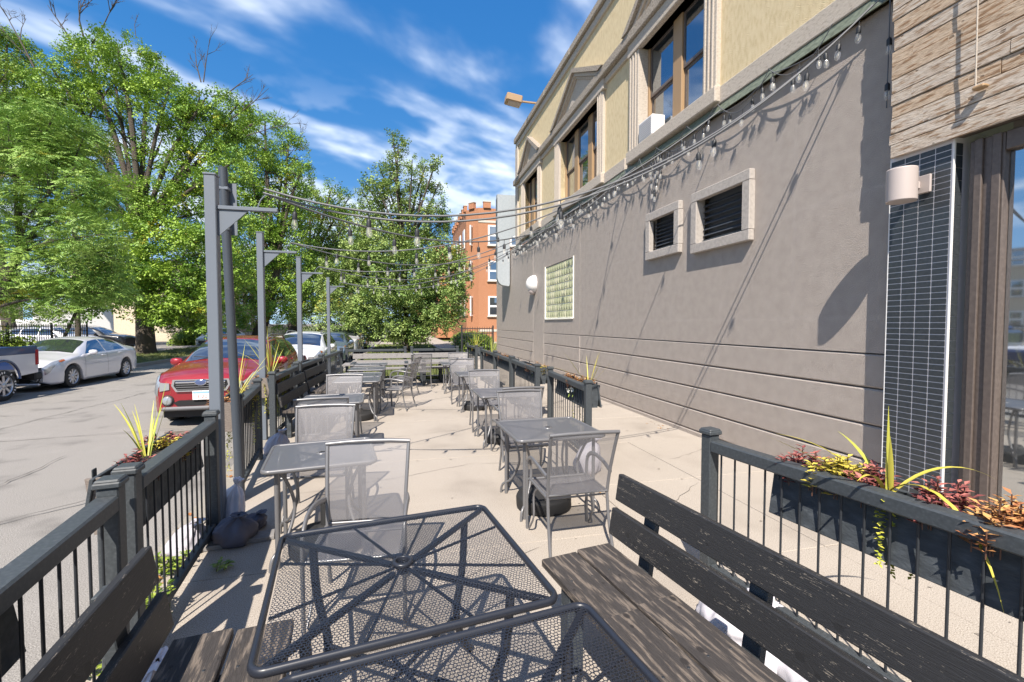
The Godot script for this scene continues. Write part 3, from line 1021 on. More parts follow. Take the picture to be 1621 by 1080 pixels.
func window_bay(b: Node3D, o: Vector3, z0: float, z1: float) -> void:
	# three sashes (two where the bay is narrow) in a brown frame
	var n := 2 if z1 - z0 < 2.2 and z0 > -9.0 else 3
	var x := W + 0.13
	var c := Vector3(x + 0.08, 6.045, (z0 + z1) * 0.5)
	var back := part(b, "window_frame", box_mesh(Vector3(0.05, 1.83, z1 - z0)), M.brown_paint, T(c + Vector3(0.04, 0, 0) - o))
	c += Vector3(0.04, 0, 0)
	var pane_w := (z1 - z0 - 0.10 - (n - 1) * 0.26) / n
	for k in n + 1:
		var za := z0 if k == 0 else z0 + 0.05 + k * pane_w + (k - 1) * 0.26
		var zb := z0 + 0.05 if k == 0 else (za + 0.26 if k < n else z1)
		bpart(back, "mullion", Vector3(x, 5.13, za) - c, Vector3(x + 0.095, 6.96, zb) - c, M.brown_paint, 0.008)
	for k in n:
		var za := z0 + 0.05 + k * (pane_w + 0.26)
		var zb := za + pane_w
		for half in 2:
			var ya := 5.14 if half == 0 else 6.03
			var yb := 6.03 if half == 0 else 6.95
			var xs := x + (0.06 if half == 0 else 0.03)
			bpart(back, "sash_rail", Vector3(xs, ya, za) - c, Vector3(xs + 0.03, ya + 0.05, zb) - c, M.bronze)
			bpart(back, "sash_rail", Vector3(xs, yb - 0.045, za) - c, Vector3(xs + 0.03, yb, zb) - c, M.bronze)
			bpart(back, "sash_stile", Vector3(xs, ya + 0.05, za) - c, Vector3(xs + 0.03, yb - 0.045, za + 0.045) - c, M.bronze)
			bpart(back, "sash_stile", Vector3(xs, ya + 0.05, zb - 0.045) - c, Vector3(xs + 0.03, yb - 0.045, zb) - c, M.bronze)
			bpart(back, "pane", Vector3(xs + 0.012, ya + 0.05, za + 0.045) - c, Vector3(xs + 0.018, yb - 0.045, zb - 0.045) - c, M.glass)

func sconce() -> void:
	var t := thing("wall_lamp", "beige cylinder wall lamp on the dark tiled pier", "lamp", Vector3(W - 0.107, 2.94, -3.01))
	var m := MB.new()
	m.lathe(T(Vector3(-0.20, -0.16, -0.03)), [[0.09, 0.01], [0.104, 0.01], [0.107, 0.02], [0.107, 0.275], [0.104, 0.285], [0.09, 0.285]], 28, true)
	part(t, "shade", m, M.lamp_shell)
	bpart(t, "arm", Vector3(-0.10, -0.03, -0.05), Vector3(-0.022, 0.03, -0.008), M.lamp_shell, 0.004)
	bpart(t, "wall_plate", Vector3(-0.022, -0.075, -0.075), Vector3(0.0, 0.075, 0.065), M.lamp_shell, 0.004)

func bulkhead(p: Vector3) -> void:
	var t := thing("bulkhead_lamp", "white round bulkhead lamp on the taupe wall beside the glass blocks", "lamp", p)
	var m := MB.new()
	m.lathe(T(Vector3.ZERO, 0, 0, 90), [[0.30, 0.0], [0.30, 0.06], [0.27, 0.15], [0.20, 0.24], [0.10, 0.29], [0.005, 0.30]], 26)
	part(t, "shell", m, M.white_paint)
	m = MB.new()
	m.lathe(T(Vector3(-0.02, -0.20, 0), 0, 0, 115), [[0.14, 0.0], [0.14, 0.10], [0.12, 0.17], [0.005, 0.21]], 20)
	part(t, "lens", m, M.lamp_shell)

func blade_sign() -> void:
	var t := thing("blade_sign", "tall pale blue blade sign with rounded foot on the end of the building", "sign", Vector3(W - 0.02, 5.0, -18.9))
	var m := MB.new()
	var ps := [[-0.03, -1.55], [-0.03, 0.35], [0.55, 0.72], [0.55, 2.15], [-0.56, 2.15], [-0.56, -1.30]]
	for k in range(1, 7):
		var a := PI + (PI / 2) * k / 6.0
		ps.append([-0.30 + 0.26 * cos(a), -1.62 + 0.34 + 0.34 * sin(a) - 0.0])
	ps.append([-0.06, -1.66])
	m.prism(T(Vector3(0, 0, -0.14)), ps, 0.28)
	part(t, "sign_box", m, M.blue_panel)
	for y in [-0.9, 1.6]:
		bpart(t, "bracket", Vector3(-0.04, y, -0.05), Vector3(0.04, y + 0.08, 0.05), M.pole_dark)
	for y in [-0.6, 0.4, 1.3]:
		bpart(t, "edge_strip", Vector3(-0.575, y, -0.145), Vector3(-0.56, y + 0.7, 0.145), M.pole)

func floodlight() -> void:
	var t := thing("floodlight", "brown box floodlight on an arm at the parapet", "floodlight", Vector3(W - 0.05, 9.16, -15.4))
	bpart(t, "arm", Vector3(-0.42, 0.2, -0.03), Vector3(0.18, 0.25, 0.03), M.brown_paint, 0.004)
	bpart(t, "arm_foot", Vector3(0.12, -0.11, -0.05), Vector3(0.2, 0.2, 0.05), M.brown_paint, 0.004)
	part(t, "housing", box_mesh(Vector3(0.55, 0.26, 0.42), 0.03), M.brown_paint, T(Vector3(-0.66, 0.24, 0), 0, 0, -8))
	part(t, "lens", box_mesh(Vector3(0.44, 0.012, 0.34)), M.lamp_shell, T(Vector3(-0.64, 0.10, 0), 0, 0, -8))

func window_unit() -> void:
	var t := thing("air_conditioner", "white window air conditioner standing on the sill of the brown framed window", "air conditioner", Vector3(W + 0.06, 5.135, -7.66))
	bpart(t, "casing", Vector3(-0.17, 0.0, -0.24), Vector3(0.09, 0.36, 0.24), M.white_paint, 0.012)
	for k in 9:
		bpart(t, "fin", Vector3(-0.178, 0.035 + k * 0.034, -0.21), Vector3(-0.168, 0.049 + k * 0.034, 0.21), M.curtain)
	for k in 10:
		bpart(t, "side_slot", Vector3(-0.15 + k * 0.022, 0.08, 0.238), Vector3(-0.14 + k * 0.022, 0.30, 0.243), M.curtain)

# ---------------------------------------------------------------- railings
func railing(a: Vector2, b: Vector2, label: String, rods := 0.105, bottom := true) -> Node3D:
	var d := b - a
	var L := d.length()
	var t := thing("railing_panel", label, "railing", Vector3((a.x + b.x) * 0.5, 0, (a.y + b.y) * 0.5), rad_to_deg(atan2(-d.y, d.x)), "dark grey railing panels round the patio")
	for s in [-1.0, 1.0]:
		var x: float = s * (L * 0.5 - 0.04)
		var p := part(t, "post", box_mesh(Vector3(0.082, 1.01, 0.082), 0.006), M.fence_paint, T(Vector3(x, 0.505, 0)))
		var cap := MB.new()
		cap.box(T(Vector3(0, 0.52, 0)), Vector3(0.106, 0.028, 0.106), 0.006)
		cap.box(T(Vector3(0, 0.537, 0)), Vector3(0.096, 0.016, 0.096), 0.007)
		part(p, "cap", cap, M.fence_paint)
	part(t, "top_rail", box_mesh(Vector3(L - 0.165, 0.075, 0.088), 0.008), M.fence_paint, T(Vector3(0, 0.94, 0)))
	if bottom:
		part(t, "bottom_rail", box_mesh(Vector3(L - 0.165, 0.05, 0.05), 0.005), M.fence_paint, T(Vector3(0, 0.115, 0)))
	var n := int((L - 0.2) / rods)
	var rm := MB.new()
	rm.tube([Vector3(0, 0.09 if bottom else 0.5, 0), Vector3(0, 0.91, 0)], 0.0062, 7, false)
	var rmesh := rm.mesh()
	for k in n:
		part(t, "rod", rmesh, M.rod, T(Vector3((k + 0.5 - n * 0.5) * (L - 0.165) / n, 0, 0)))
	return t

# a box hung along the outside of a railing; side is +1 or -1 in the railing's own z
func planter(at: Vector3, turn: float, L: float, label: String, end_mat: Material = null) -> Node3D:
	var t := thing("planter_box", label, "planter", at, turn, "black planter boxes hung on the railings")
	var h := 0.30
	for s in [-1.0, 1.0]:
		var m := MB.new()
		m.box(Transform3D(Basis.from_euler(Vector3(s * -0.16, 0, 0)), Vector3(0, h * 0.5, s * 0.095)), Vector3(L, h, 0.018), 0.003)
		part(t, "side_board", m, M.planter)
		m = MB.new()
		var ps := [[-0.075, 0.0], [0.075, 0.0], [0.108, h - 0.004], [-0.108, h - 0.004]]
		m.prism(T(Vector3(s * (L * 0.5 - 0.03) - 0.009, 0, 0), 90), ps, 0.018)
		part(t, "end_board", m, end_mat if end_mat else M.planter)
		bpart(t, "bracket", Vector3(s * L * 0.36 - 0.02, h - 0.10, -0.13), Vector3(s * L * 0.36 + 0.02, h + 0.012, -0.122), M.rod, 0.002)
	bpart(t, "base_board", Vector3(-L * 0.5 + 0.035, 0.0, -0.07), Vector3(L * 0.5 - 0.035, 0.016, 0.07), M.planter)
	bpart(t, "soil", Vector3(-L * 0.5 + 0.045, 0.20, -0.086), Vector3(L * 0.5 - 0.045, 0.262, 0.086), M.soil)
	return t

# ---------------------------------------------------------------- plants in the boxes
func strip(m: MB, p0: Vector3, dir: Vector3, length: float, width: float, droop: float, seg := 6) -> void:
	var p := p0
	var d := dir.normalized()
	var side := d.cross(Vector3.UP)
	side = Vector3.RIGHT if side.length() < 0.1 else side.normalized()
	var rows := []
	for k in seg + 1:
		var f := float(k) / seg
		var w := width * (0.55 + 0.9 * f * (1.0 - f) * 2.0) * (1.0 - pow(f, 4.0)) + 0.0006
		var up := side.cross(d).normalized()
		rows.append(PackedVector3Array([p - side * w + up * w * 0.35, p, p + side * w + up * w * 0.35]))
		p += d * (length / seg)
		d = (d + Vector3(0, -droop / seg, 0)).normalized()
	m.grid(rows, false, true)

func leafy(m: MB, p: Vector3, dir: Vector3, length: float, width: float) -> void:
	var d := dir.normalized()
	var side := d.cross(Vector3.UP)
	side = Vector3.RIGHT if side.length() < 0.1 else side.normalized()
	var up := side.cross(d).normalized()
	var mid := p + d * length * 0.5 - up * width * 0.18
	var tip := p + d * length - up * length * 0.18
	var a := mid + side * width * 0.5 + up * width * 0.2
	var b := mid - side * width * 0.5 + up * width * 0.2
	m.tri(p, a, mid)
	m.tri(mid, a, tip)
	m.tri(p, mid, b)
	m.tri(mid, tip, b)

func spike_plant(at: Vector3, n: int, length: float, spread: float, label: String, gold := 0.5, s := 1) -> void:
	rng.seed = 900 + s
	var m := MB.new()
	for k in n:
		var a := rnd(0, TAU)
		var lean := rnd(0.1, spread)
		m.col = Color(0.30, 0.36, 0.055).lerp(Color(0.58, 0.50, 0.09), clampf(gold + rnd(-0.35, 0.35), 0, 1))
		strip(m, Vector3(cos(a), 0, sin(a)) * 0.012, Vector3(cos(a) * lean, 1.0, sin(a) * lean), length * rnd(0.75, 1.15), rnd(0.0038, 0.0062), rnd(0.1, 0.75) * lean * 1.6)
	var o := part(self, "spike_plant", m, M.plant, Transform3D(Basis(), at))
	tag(o, label, "plant", "yellow green spike plants in the planter boxes")

# a spike plant with its blades given one by one: [direction, length, droop]
func bladed_plant(at: Vector3, blades: Array, label: String) -> void:
	rng.seed = 950
	var m := MB.new()
	for b in blades:
		m.col = Color(0.34, 0.36, 0.06).lerp(Color(0.60, 0.48, 0.08), rnd(0, 1))
		strip(m, Vector3(rnd(-0.015, 0.015), 0, rnd(-0.015, 0.015)), b[0], b[1] * 1.25, rnd(0.009, 0.0125), b[2], 10)
	var o := part(self, "spike_plant", m, M.plant, Transform3D(Basis(), at))
	tag(o, label, "plant", "yellow green spike plants in the planter boxes")

func coleus(at: Vector3, r: float, n: int, label: String, s := 1, tone := 0, big := 1.0) -> void:
	rng.seed = 700 + s
	var m := MB.new()
	var tones := [[Color(0.11, 0.018, 0.026), Color(0.46, 0.17, 0.14)], [Color(0.40, 0.34, 0.05), Color(0.62, 0.52, 0.10)], [Color(0.33, 0.12, 0.06), Color(0.60, 0.36, 0.13)]]
	for k in n:
		var a := rnd(0, TAU)
		var q := sqrt(rnd(0, 1)) * r
		var base := Vector3(cos(a) * q * 1.5, 0, sin(a) * q * 0.62)
		var h := (rnd(0.04, 0.13) * (1.1 - q / r * 0.6) + 0.02) * big
		m.col = Color(0.12, 0.06, 0.04)
		m.tube([base - Vector3(0, 0.05, 0), base + Vector3(0, h, 0)], 0.003, 4, false)
		var c0: Color = tones[tone][0]
		for j in 12:
			var b := j * 2.4 + a
			m.col = c0.lerp(tones[tone][1], rnd(0.2, 1) if j < 5 else rnd(0, 0.5))
			var lv := rnd(0.03, 0.06) * (1.0 if j > 3 else 0.75) * big
			leafy(m, base + Vector3(0, h - j * 0.008, 0), Vector3(cos(b), rnd(0.15, 0.8), sin(b)), lv, lv * 0.55)
	var o := part(self, "coleus_plant", m, M.plant, Transform3D(Basis(), at))
	tag(o, label, "plant", "leafy bedding plants in the planter boxes")

func trailing(at: Vector3, along: Vector3, n: int, drop: float, label: String, s := 1) -> void:
	rng.seed = 500 + s
	var m := MB.new()
	for k in n:
		var base := along * rnd(-0.5, 0.5) + Vector3(rnd(-0.05, 0.05), rnd(0.0, 0.04), rnd(-0.05, 0.05))
		var L := drop * rnd(0.25, 1.0)
		var p := base
		var steps := int(L / 0.016) + 3
		var out := Vector3(along.z, 0, -along.x).normalized() * rnd(-0.02, 0.05)
		for j in steps:
			m.col = Color(0.30, 0.34, 0.035).lerp(Color(0.55, 0.50, 0.08), rnd(0, 1))
			for sgn in [-1.0, 1.0]:
				var d := Vector3(rnd(-1, 1), rnd(-0.3, 0.5), rnd(-1, 1))
				leafy(m, p, d * sgn, 0.022, 0.02)
			p += Vector3(rnd(-0.004, 0.004), -0.016, rnd(-0.004, 0.004)) + out * (1.0 if j < 4 else 0.0) * 0.4
	var o := part(self, "trailing_plant", m, M.plant, Transform3D(Basis(), at))
	tag(o, label, "plant", "trailing yellow green plants in the planter boxes")

# ---------------------------------------------------------------- chairs, tables, benches
func smooth(ps: Array, sub := 4) -> Array:
	var c := Curve3D.new()
	for i in ps.size():
		var a: Vector3 = ps[maxi(i - 1, 0)]
		var b: Vector3 = ps[mini(i + 1, ps.size() - 1)]
		var t := (b - a) / 6.0
		c.add_point(ps[i], -t, t)
	var out := []
	for i in ps.size() - 1:
		for k in sub:
			out.append(c.sample(i, float(k) / sub))
	out.append(ps[ps.size() - 1])
	return out

var chair0: Node3D
func chair(label: String, x: float, z: float, turn: float) -> void:
	if chair0:
		copy(chair0, Vector3(x, 0, z), turn, label)
		return
	var t := thing("patio_chair", label, "chair", Vector3(x, 0, z), turn, "grey metal mesh patio chairs")
	chair0 = t
	var r := 0.0125
	for s in [-1.0, 1.0]:
		var m := MB.new()
		m.tube(smooth([Vector3(s * 0.255, 0, 0.30), Vector3(s * 0.248, 0.22, 0.235), Vector3(s * 0.245, 0.43, 0.205)]), r, 8)
		part(t, "rear_leg", m, M.chair_tube)
		m = MB.new()
		m.tube(smooth([Vector3(s * 0.275, 0, -0.25), Vector3(s * 0.275, 0.30, -0.255), Vector3(s * 0.275, 0.53, -0.25), Vector3(s * 0.275, 0.615, -0.20), Vector3(s * 0.278, 0.645, -0.10), Vector3(s * 0.278, 0.635, 0.06), Vector3(s * 0.262, 0.60, 0.23)]), 0.019, 8, true, 0.62, Vector3(s, 0, 0))
		part(t, "arm", m, M.chair_tube)
		m = MB.new()
		m.tube(smooth([Vector3(s * 0.272, 0.02, -0.20), Vector3(s * 0.262, 0.16, -0.10), Vector3(s * 0.255, 0.33, -0.12), Vector3(s * 0.25, 0.425, -0.02)]), 0.009, 6)
		part(t, "brace", m, M.chair_tube)
	var bf := MB.new()
	bf.tube(smooth([Vector3(-0.245, 0.43, 0.205), Vector3(-0.252, 0.60, 0.235), Vector3(-0.262, 0.80, 0.292), Vector3(-0.268, 0.925, 0.335)]), r, 8)
	bf.tube(smooth([Vector3(0.245, 0.43, 0.205), Vector3(0.252, 0.60, 0.235), Vector3(0.262, 0.80, 0.292), Vector3(0.268, 0.925, 0.335)]), r, 8)
	bf.tube([Vector3(-0.278, 0.937, 0.339), Vector3(-0.14, 0.944, 0.349), Vector3(0, 0.946, 0.352), Vector3(0.14, 0.944, 0.349), Vector3(0.278, 0.937, 0.339)], 0.0145, 8)
	bf.tube([Vector3(-0.245, 0.445, 0.212), Vector3(0.245, 0.445, 0.212)], 0.009, 8)
	part(t, "back_frame", bf, M.chair_tube)
	var rows := []
	for i in 9:
		var f := i / 8.0
		var row := PackedVector3Array()
		for j in 9:
			var g := j / 8.0 * 2.0 - 1.0
			row.append(Vector3(g * lerpf(0.24, 0.262, f), lerpf(0.455, 0.935, f), lerpf(0.215, 0.34, f * f * 0.4 + f * 0.6) + 0.018 * (1.0 - g * g)))
		rows.append(row)
	var bm := MB.new()
	bm.grid(rows)
	part(t, "back_mesh", bm, M.chair_mesh)
	var sf := MB.new()
	sf.tube([Vector3(-0.25, 0.43, 0.20), Vector3(-0.255, 0.435, -0.23)], r, 8)
	sf.tube([Vector3(0.25, 0.43, 0.20), Vector3(0.255, 0.435, -0.23)], r, 8)
	sf.tube([Vector3(-0.27, 0.425, -0.245), Vector3(0.27, 0.425, -0.245)], 0.011, 8)
	sf.tube([Vector3(-0.25, 0.40, 0.16), Vector3(0.25, 0.40, 0.16)], 0.008, 6)
	part(t, "seat_frame", sf, M.chair_tube)
	rows = []
	for i in 9:
		var f := i / 8.0
		var row := PackedVector3Array()
		for j in 9:
			var g := j / 8.0 * 2.0 - 1.0
			row.append(Vector3(g * 0.248, 0.438 - 0.018 * (1.0 - g * g) * sin(PI * f) - 0.03 * pow(maxf(0.0, 0.15 - f) / 0.15, 2.0), lerpf(-0.25, 0.205, f)))
		rows.append(row)
	var sm := MB.new()
	sm.grid(rows)
	part(t, "seat_mesh", sm, M.chair_mesh)

func rounded_loop(w: float, d: float, r: float, y: float, seg := 5) -> Array:
	var ps := []
	for q in 4:
		var cx: float = [1, -1, -1, 1][q] * (w * 0.5 - r)
		var cz: float = [1, 1, -1, -1][q] * (d * 0.5 - r)
		for k in seg + 1:
			var a := PI * 0.5 * (q + float(k) / seg)
			ps.append(Vector3(cx + cos(a) * r, y, cz + sin(a) * r))
	ps.append(ps[0])
	return ps

var table_parts := {}
func table(label: String, x: float, z: float, turn: float, w := 0.78, d := 0.76) -> void:
	var t := thing("patio_table", label, "table", Vector3(x, 0, z), turn, "square grey metal patio tables")
	var key := "%.2f %.2f" % [w, d]
	if not table_parts.has(key):
		var rim := MB.new()
		rim.tube(rounded_loop(w, d, 0.05, 0.725), 0.0135, 7, false, 1.25)
		var top := MB.new()
		var ps := rounded_loop(w - 0.01, d - 0.01, 0.045, 0.733)
		ps.pop_back()
		ps.reverse()
		top.poly(ps)
		var br := MB.new()
		for s in [-1.0, 1.0]:
			br.box(T(Vector3(0, 0.705, 0), s * 45), Vector3(w * 1.28, 0.018, 0.022))
		br.lathe(T(Vector3(0, 0.70, 0)), [[0.03, 0.0], [0.045, 0.002], [0.045, 0.036], [0.024, 0.039]], 14)
		var lg := MB.new()
		lg.tube([Vector3(w * 0.5 - 0.085, 0, d * 0.5 - 0.085), Vector3(w * 0.5 - 0.085, 0.70, d * 0.5 - 0.085)], 0.0165, 8)
		lg.tube(smooth([Vector3(w * 0.5 - 0.085, 0.70, d * 0.5 - 0.11), Vector3(w * 0.5 - 0.14, 0.60, d * 0.5 - 0.17), Vector3(w * 0.5 - 0.19, 0.38, d * 0.5 - 0.22), Vector3(w * 0.5 - 0.13, 0.17, d * 0.5 - 0.14), Vector3(w * 0.5 - 0.055, 0.09, d * 0.5 - 0.06), Vector3(w * 0.5 - 0.04, 0.0, d * 0.5 - 0.045)]), 0.0125, 8)
		table_parts[key] = [rim.mesh(), top.mesh(), br.mesh(), lg.mesh()]
	var p: Array = table_parts[key]
	part(t, "rim", p[0], M.chair_tube)
	part(t, "mesh_top", p[1], M.table_mesh)
	part(t, "under_frame", p[2], M.chair_tube)
	for s in [[1, 1], [-1, 1], [-1, -1], [1, -1]]:
		part(t, "leg", p[3], M.chair_tube, Transform3D(Basis.from_scale(Vector3(s[0], 1, s[1])), Vector3.ZERO))

# the two tables at the front: pierced sheet metal, every hole cut
var pierced: ArrayMesh
func pierced_table(label: String, x: float, z: float, turn: float) -> void:
	var w := 1.0
	var d := 0.92
	if pierced == null:
		rng.seed = 77
		var m := MB.new()
		var s := 0.0128
		var nx := int((w - 0.03) / s)
		var nz := int((d - 0.03) / s)
		var lat := []
		for j in nz + 1:
			var row := PackedVector2Array()
			for i in 2 * nx + 1:
				var jx := 0.0 if i == 0 or i == 2 * nx else rnd(-0.2, 0.2) * s
				var jz := 0.0 if j == 0 or j == nz else rnd(-0.24, 0.24) * s
				row.append(Vector2((i * 0.5 - nx * 0.5) * s + jx, (j - nz * 0.5) * s + jz))
			lat.append(row)
		for j in nz:
			var off := j % 2
			var c0 := 0
			while c0 < 2 * nx:
				var i0 := c0
				var i2 := mini(c0 + 2, 2 * nx) if not (off == 1 and c0 == 0) else 1
				var im := (i0 + i2) / 2
				var o := [lat[j][i0], lat[j][im], lat[j][i2], (lat[j][i2] + lat[j + 1][i2]) * 0.5, lat[j + 1][i2], lat[j + 1][im], lat[j + 1][i0], (lat[j + 1][i0] + lat[j][i0]) * 0.5]
				var c := Vector2.ZERO
				for q in o:
					c += q / 8.0
				var k0 := rnd(0.78, 0.87)
				var base := m.v.size()
				for k in 8:
					m.vert(Vector3(o[k].x, 0, o[k].y), Vector3.UP)
				var corner := absf(c.x) > w * 0.5 - 0.05 and absf(c.y) > d * 0.5 - 0.05
				if corner and Vector2(absf(c.x) - w * 0.5 + 0.05, absf(c.y) - d * 0.5 + 0.05).length() > 0.034:
					c0 = i2
					continue
				for k in 8:
					var f := k0 * (0.80 if k % 2 == 0 else 1.02)
					if i2 - i0 < 2: f *= 0.8
					var p: Vector2 = c.lerp(o[k], f)
					m.vert(Vector3(p.x, 0, p.y), Vector3.UP)
				for k in 8:
					var k2 := (k + 1) % 8
					m.ix.append_array([base + k, base + k2, base + 8 + k2, base + k, base + 8 + k2, base + 8 + k])
				c0 = i2
		pierced = m.mesh()
	var t := thing("pierced_table", label, "table", Vector3(x, 0, z), turn, "black pierced metal tables between the benches")
	var top := part(t, "pierced_top", pierced, M.steel_black, T(Vector3(0, 0.744, 0)))
	top.set_meta("label", "black sheet metal table top pierced with small round holes")
	var m := MB.new()
	m.tube(rounded_loop(w, d, 0.045, 0.735), 0.0125, 8, false, 1.3)
	part(t, "rim", m, M.steel_black)
	m = MB.new()
	m.lathe(T(Vector3(0, 0.732, 0)), [[0.022, 0.0], [0.042, 0.004], [0.044, 0.018], [0.036, 0.024], [0.026, 0.022], [0.024, -0.03]], 20)
	part(t, "umbrella_ring", m, M.steel_black)
	for k in 4:
		var a := atan2(d, w) if k % 2 == 0 else PI - atan2(d, w)
		if k > 1: a += PI
		m = MB.new()
		m.box(Transform3D(Basis(Vector3.UP, a), Vector3(cos(a), 0, -sin(a)) * 0.355 + Vector3(0, 0.722, 0)), Vector3(0.60, 0.022, 0.024), 0.003)
		part(t, "rib", m, M.steel_black)
	for a in [22.0, 68.0, 112.0, 158.0, 202.0, 248.0, 292.0, 338.0]:
		var ar := deg_to_rad(a)
		var reach := minf((w * 0.5 - 0.02) / absf(cos(ar)), (d * 0.5 - 0.02) / absf(sin(ar)))
		m = MB.new()
		m.box(Transform3D(Basis(Vector3.UP, ar), Vector3(cos(ar), 0, -sin(ar)) * (0.04 + reach) * 0.5 + Vector3(0, 0.734, 0)), Vector3(reach - 0.04, 0.008, 0.010))
		part(t, "stay", m, M.steel_black)
	for s in [[1, 1], [-1, 1], [-1, -1], [1, -1]]:
		m = MB.new()
		m.tube(smooth([Vector3(s[0] * 0.36, 0.715, s[1] * 0.33), Vector3(s[0] * 0.345, 0.5, s[1] * 0.315), Vector3(s[0] * 0.30, 0.28, s[1] * 0.27), Vector3(s[0] * 0.36, 0.08, s[1] * 0.33), Vector3(s[0] * 0.41, 0.0, s[1] * 0.38)]), 0.019, 8)
		part(t, "leg", m, M.steel_black)
	m = MB.new()
	for s in [-1.0, 1.0]:
		m.tube([Vector3(-0.30, 0.28, -0.27 * s), Vector3(0.30, 0.28, 0.27 * s)], 0.011, 6)
	part(t, "stretcher", m, M.steel_black)

func bench(label: String, x: float, z: float, turn: float, side: float, L := 1.78, seat_m: Material = null, back_m: Material = null) -> void:
	# origin at the far end of the seat's front edge; the bench runs to +z, its back stands to side * x
	var t := thing("wooden_bench", label, "bench", Vector3(x, 0, z), turn, "black painted plank benches")
	for k in 2:
		var x0: float = side * (0.0 + k * 0.236)
		var sp := part(t, "seat_plank", plank_mesh(0.218, 0.042, L), seat_m if seat_m else M.seat_wood, T(Vector3(x0 + side * 0.109, 0.43, L * 0.5 - 0.02 * k), 0, 0, rnd(-0.8, 0.8)))
		for f in [0.14, 0.52, 0.88]:
			for e in [-0.06, 0.06]:
				part(sp, "screw", screw_mesh(), M.rod, T(Vector3(e, 0.0205, L * (f - 0.5)), 0))
	for k in 2:
		var y := 0.585 + k * 0.195
		part(t, "back_plank", plank_mesh(0.036, 0.155, L + 0.03), back_m if back_m else M.back_wood, T(Vector3(side * (0.475 + k * 0.045), y, L * 0.5), 0, 0, -side * 9.0))
	for f in [0.14, 0.52, 0.88]:
		var zz: float = L * f
		part(t, "back_post", box_mesh(Vector3(0.04, 0.46, 0.085), 0.004), M.planter, T(Vector3(side * 0.533, 0.60, zz), 0, 0, -side * 9.0))
		bpart(t, "bearer", Vector3(minf(side * 0.01, side * 0.50), 0.325, zz - 0.045), Vector3(maxf(side * 0.01, side * 0.50), 0.407, zz + 0.045), M.planter, 0.004)
		for lx in [0.05, 0.42]:
			bpart(t, "leg", Vector3(side * lx - 0.045, 0.0, zz - 0.04), Vector3(side * lx + 0.045, 0.323, zz + 0.04), M.planter, 0.004)

var screw_m: ArrayMesh
func screw_mesh() -> ArrayMesh:
	if screw_m == null:
		var m := MB.new()
		m.lathe(T(Vector3.ZERO), [[0.0062, -0.002], [0.006, 0.0015], [0.0035, 0.0022], [0.0005, 0.0022]], 8)
		screw_m = m.mesh()
	return screw_m

func umbrella_base(label: String, x: float, z: float, pipe := 0.0) -> void:
	var t := thing("umbrella_base", label, "umbrella base", Vector3(x, 0, z), 0, "black round umbrella bases under the tables")
	var m := MB.new()
	m.lathe(T(Vector3.ZERO), [[0.24, 0.0], [0.262, 0.015], [0.265, 0.10], [0.25, 0.128], [0.20, 0.14], [0.09, 0.145], [0.06, 0.18], [0.045, 0.20], [0.005, 0.20]], 26)
	part(t, "weight", m, M.rubber)
	if pipe > 0.0:
		m = MB.new()
		m.lathe(T(Vector3(0, 0.15, 0)), [[0.034, 0.0], [0.034, pipe], [0.028, pipe], [0.028, pipe - 0.15]], 14)
		part(t, "pipe", m, M.rubber)

# a tied cloth sack of sand, slumped to one side: pleats run down from the neck
func bag(label: String, at: Vector3, size: Vector3, turn: float, m: Material, s: int, pitch := 0.0) -> void:
	var nz := noise(s, 1.0, 3)
	var prof := [[0.0, 0.0], [0.36, 0.0], [0.47, 0.03], [0.53, 0.12], [0.52, 0.25], [0.47, 0.40], [0.39, 0.54], [0.28, 0.66], [0.16, 0.75], [0.085, 0.80], [0.075, 0.84], [0.15, 0.90], [0.20, 0.97], [0.17, 1.0], [0.03, 0.93]]
	var rows := []
	var fine := smooth(prof.map(func(p): return Vector3(p[0], p[1], 0)), 3)
	for p: Vector3 in fine:
		var row := PackedVector3Array()
		var t := p.y
		for j in 60:
			var ph := TAU * j / 60.0
			var d := Vector3(cos(ph), t * 1.6, sin(ph))
			var pleat := sin(ph * 11.0 + 4.0 * nz.get_noise_3dv(d * 0.9)) * 0.10 * smoothstep(0.25, 0.8, t) + sin(ph * 5.0 + 5.0 * nz.get_noise_3dv(d * 0.5 + Vector3(3, 0, 0))) * 0.05
			var r := p.x * (1.0 + pleat + 0.45 * nz.get_noise_3dv(d * 0.55))
			var lean := t * t
			row.append(Vector3(cos(ph) * r * size.x + lean * size.x * 0.38, maxf(0.002, (t - 0.30 * t * t) * size.y * 1.35 + 0.05 * size.y * nz.get_noise_3dv(d * 0.8) * t), sin(ph) * r * size.z + lean * size.z * 0.15))
		rows.append(row)
	var b := MB.new()
	b.grid(rows, true)
	var o := part(self, "sandbag", b, m, T(at, turn, pitch))
	tag(o, label, "sandbag", "cloth weight bags on the railing feet")

# ---------------------------------------------------------------- light poles and string lights
func light_pole(label: String, at: Vector3, h: float, arm_y: float, reach: float) -> void:
	var t := thing("light_pole", label, "pole", at, 0, "square grey poles carrying the string lights")
	bpart(t, "post", Vector3(-0.043, 0, -0.043), Vector3(0.043, h, 0.043), M.pole, 0.006)
	bpart(t, "post_cap", Vector3(-0.048, h, -0.048), Vector3(0.048, h + 0.018, 0.048), M.pole, 0.005)
	bpart(t, "arm", Vector3(0.044, arm_y - 0.02, -0.02), Vector3(reach, arm_y + 0.012, 0.02), M.pole, 0.004)
	var m := MB.new()
	m.prism(T(Vector3(0, 0, -0.006)), [[0.044, arm_y - 0.24], [0.27, arm_y - 0.022], [0.044, arm_y - 0.022]], 0.012)
	part(t, "gusset", m, M.pole)
	m = MB.new()
	m.tube(smooth([Vector3(reach - 0.16, arm_y, 0), Vector3(reach - 0.13, arm_y + 0.08, 0), Vector3(reach - 0.08, arm_y + 0.13, 0)]), 0.006, 6)
	part(t, "hook", m, M.pole)

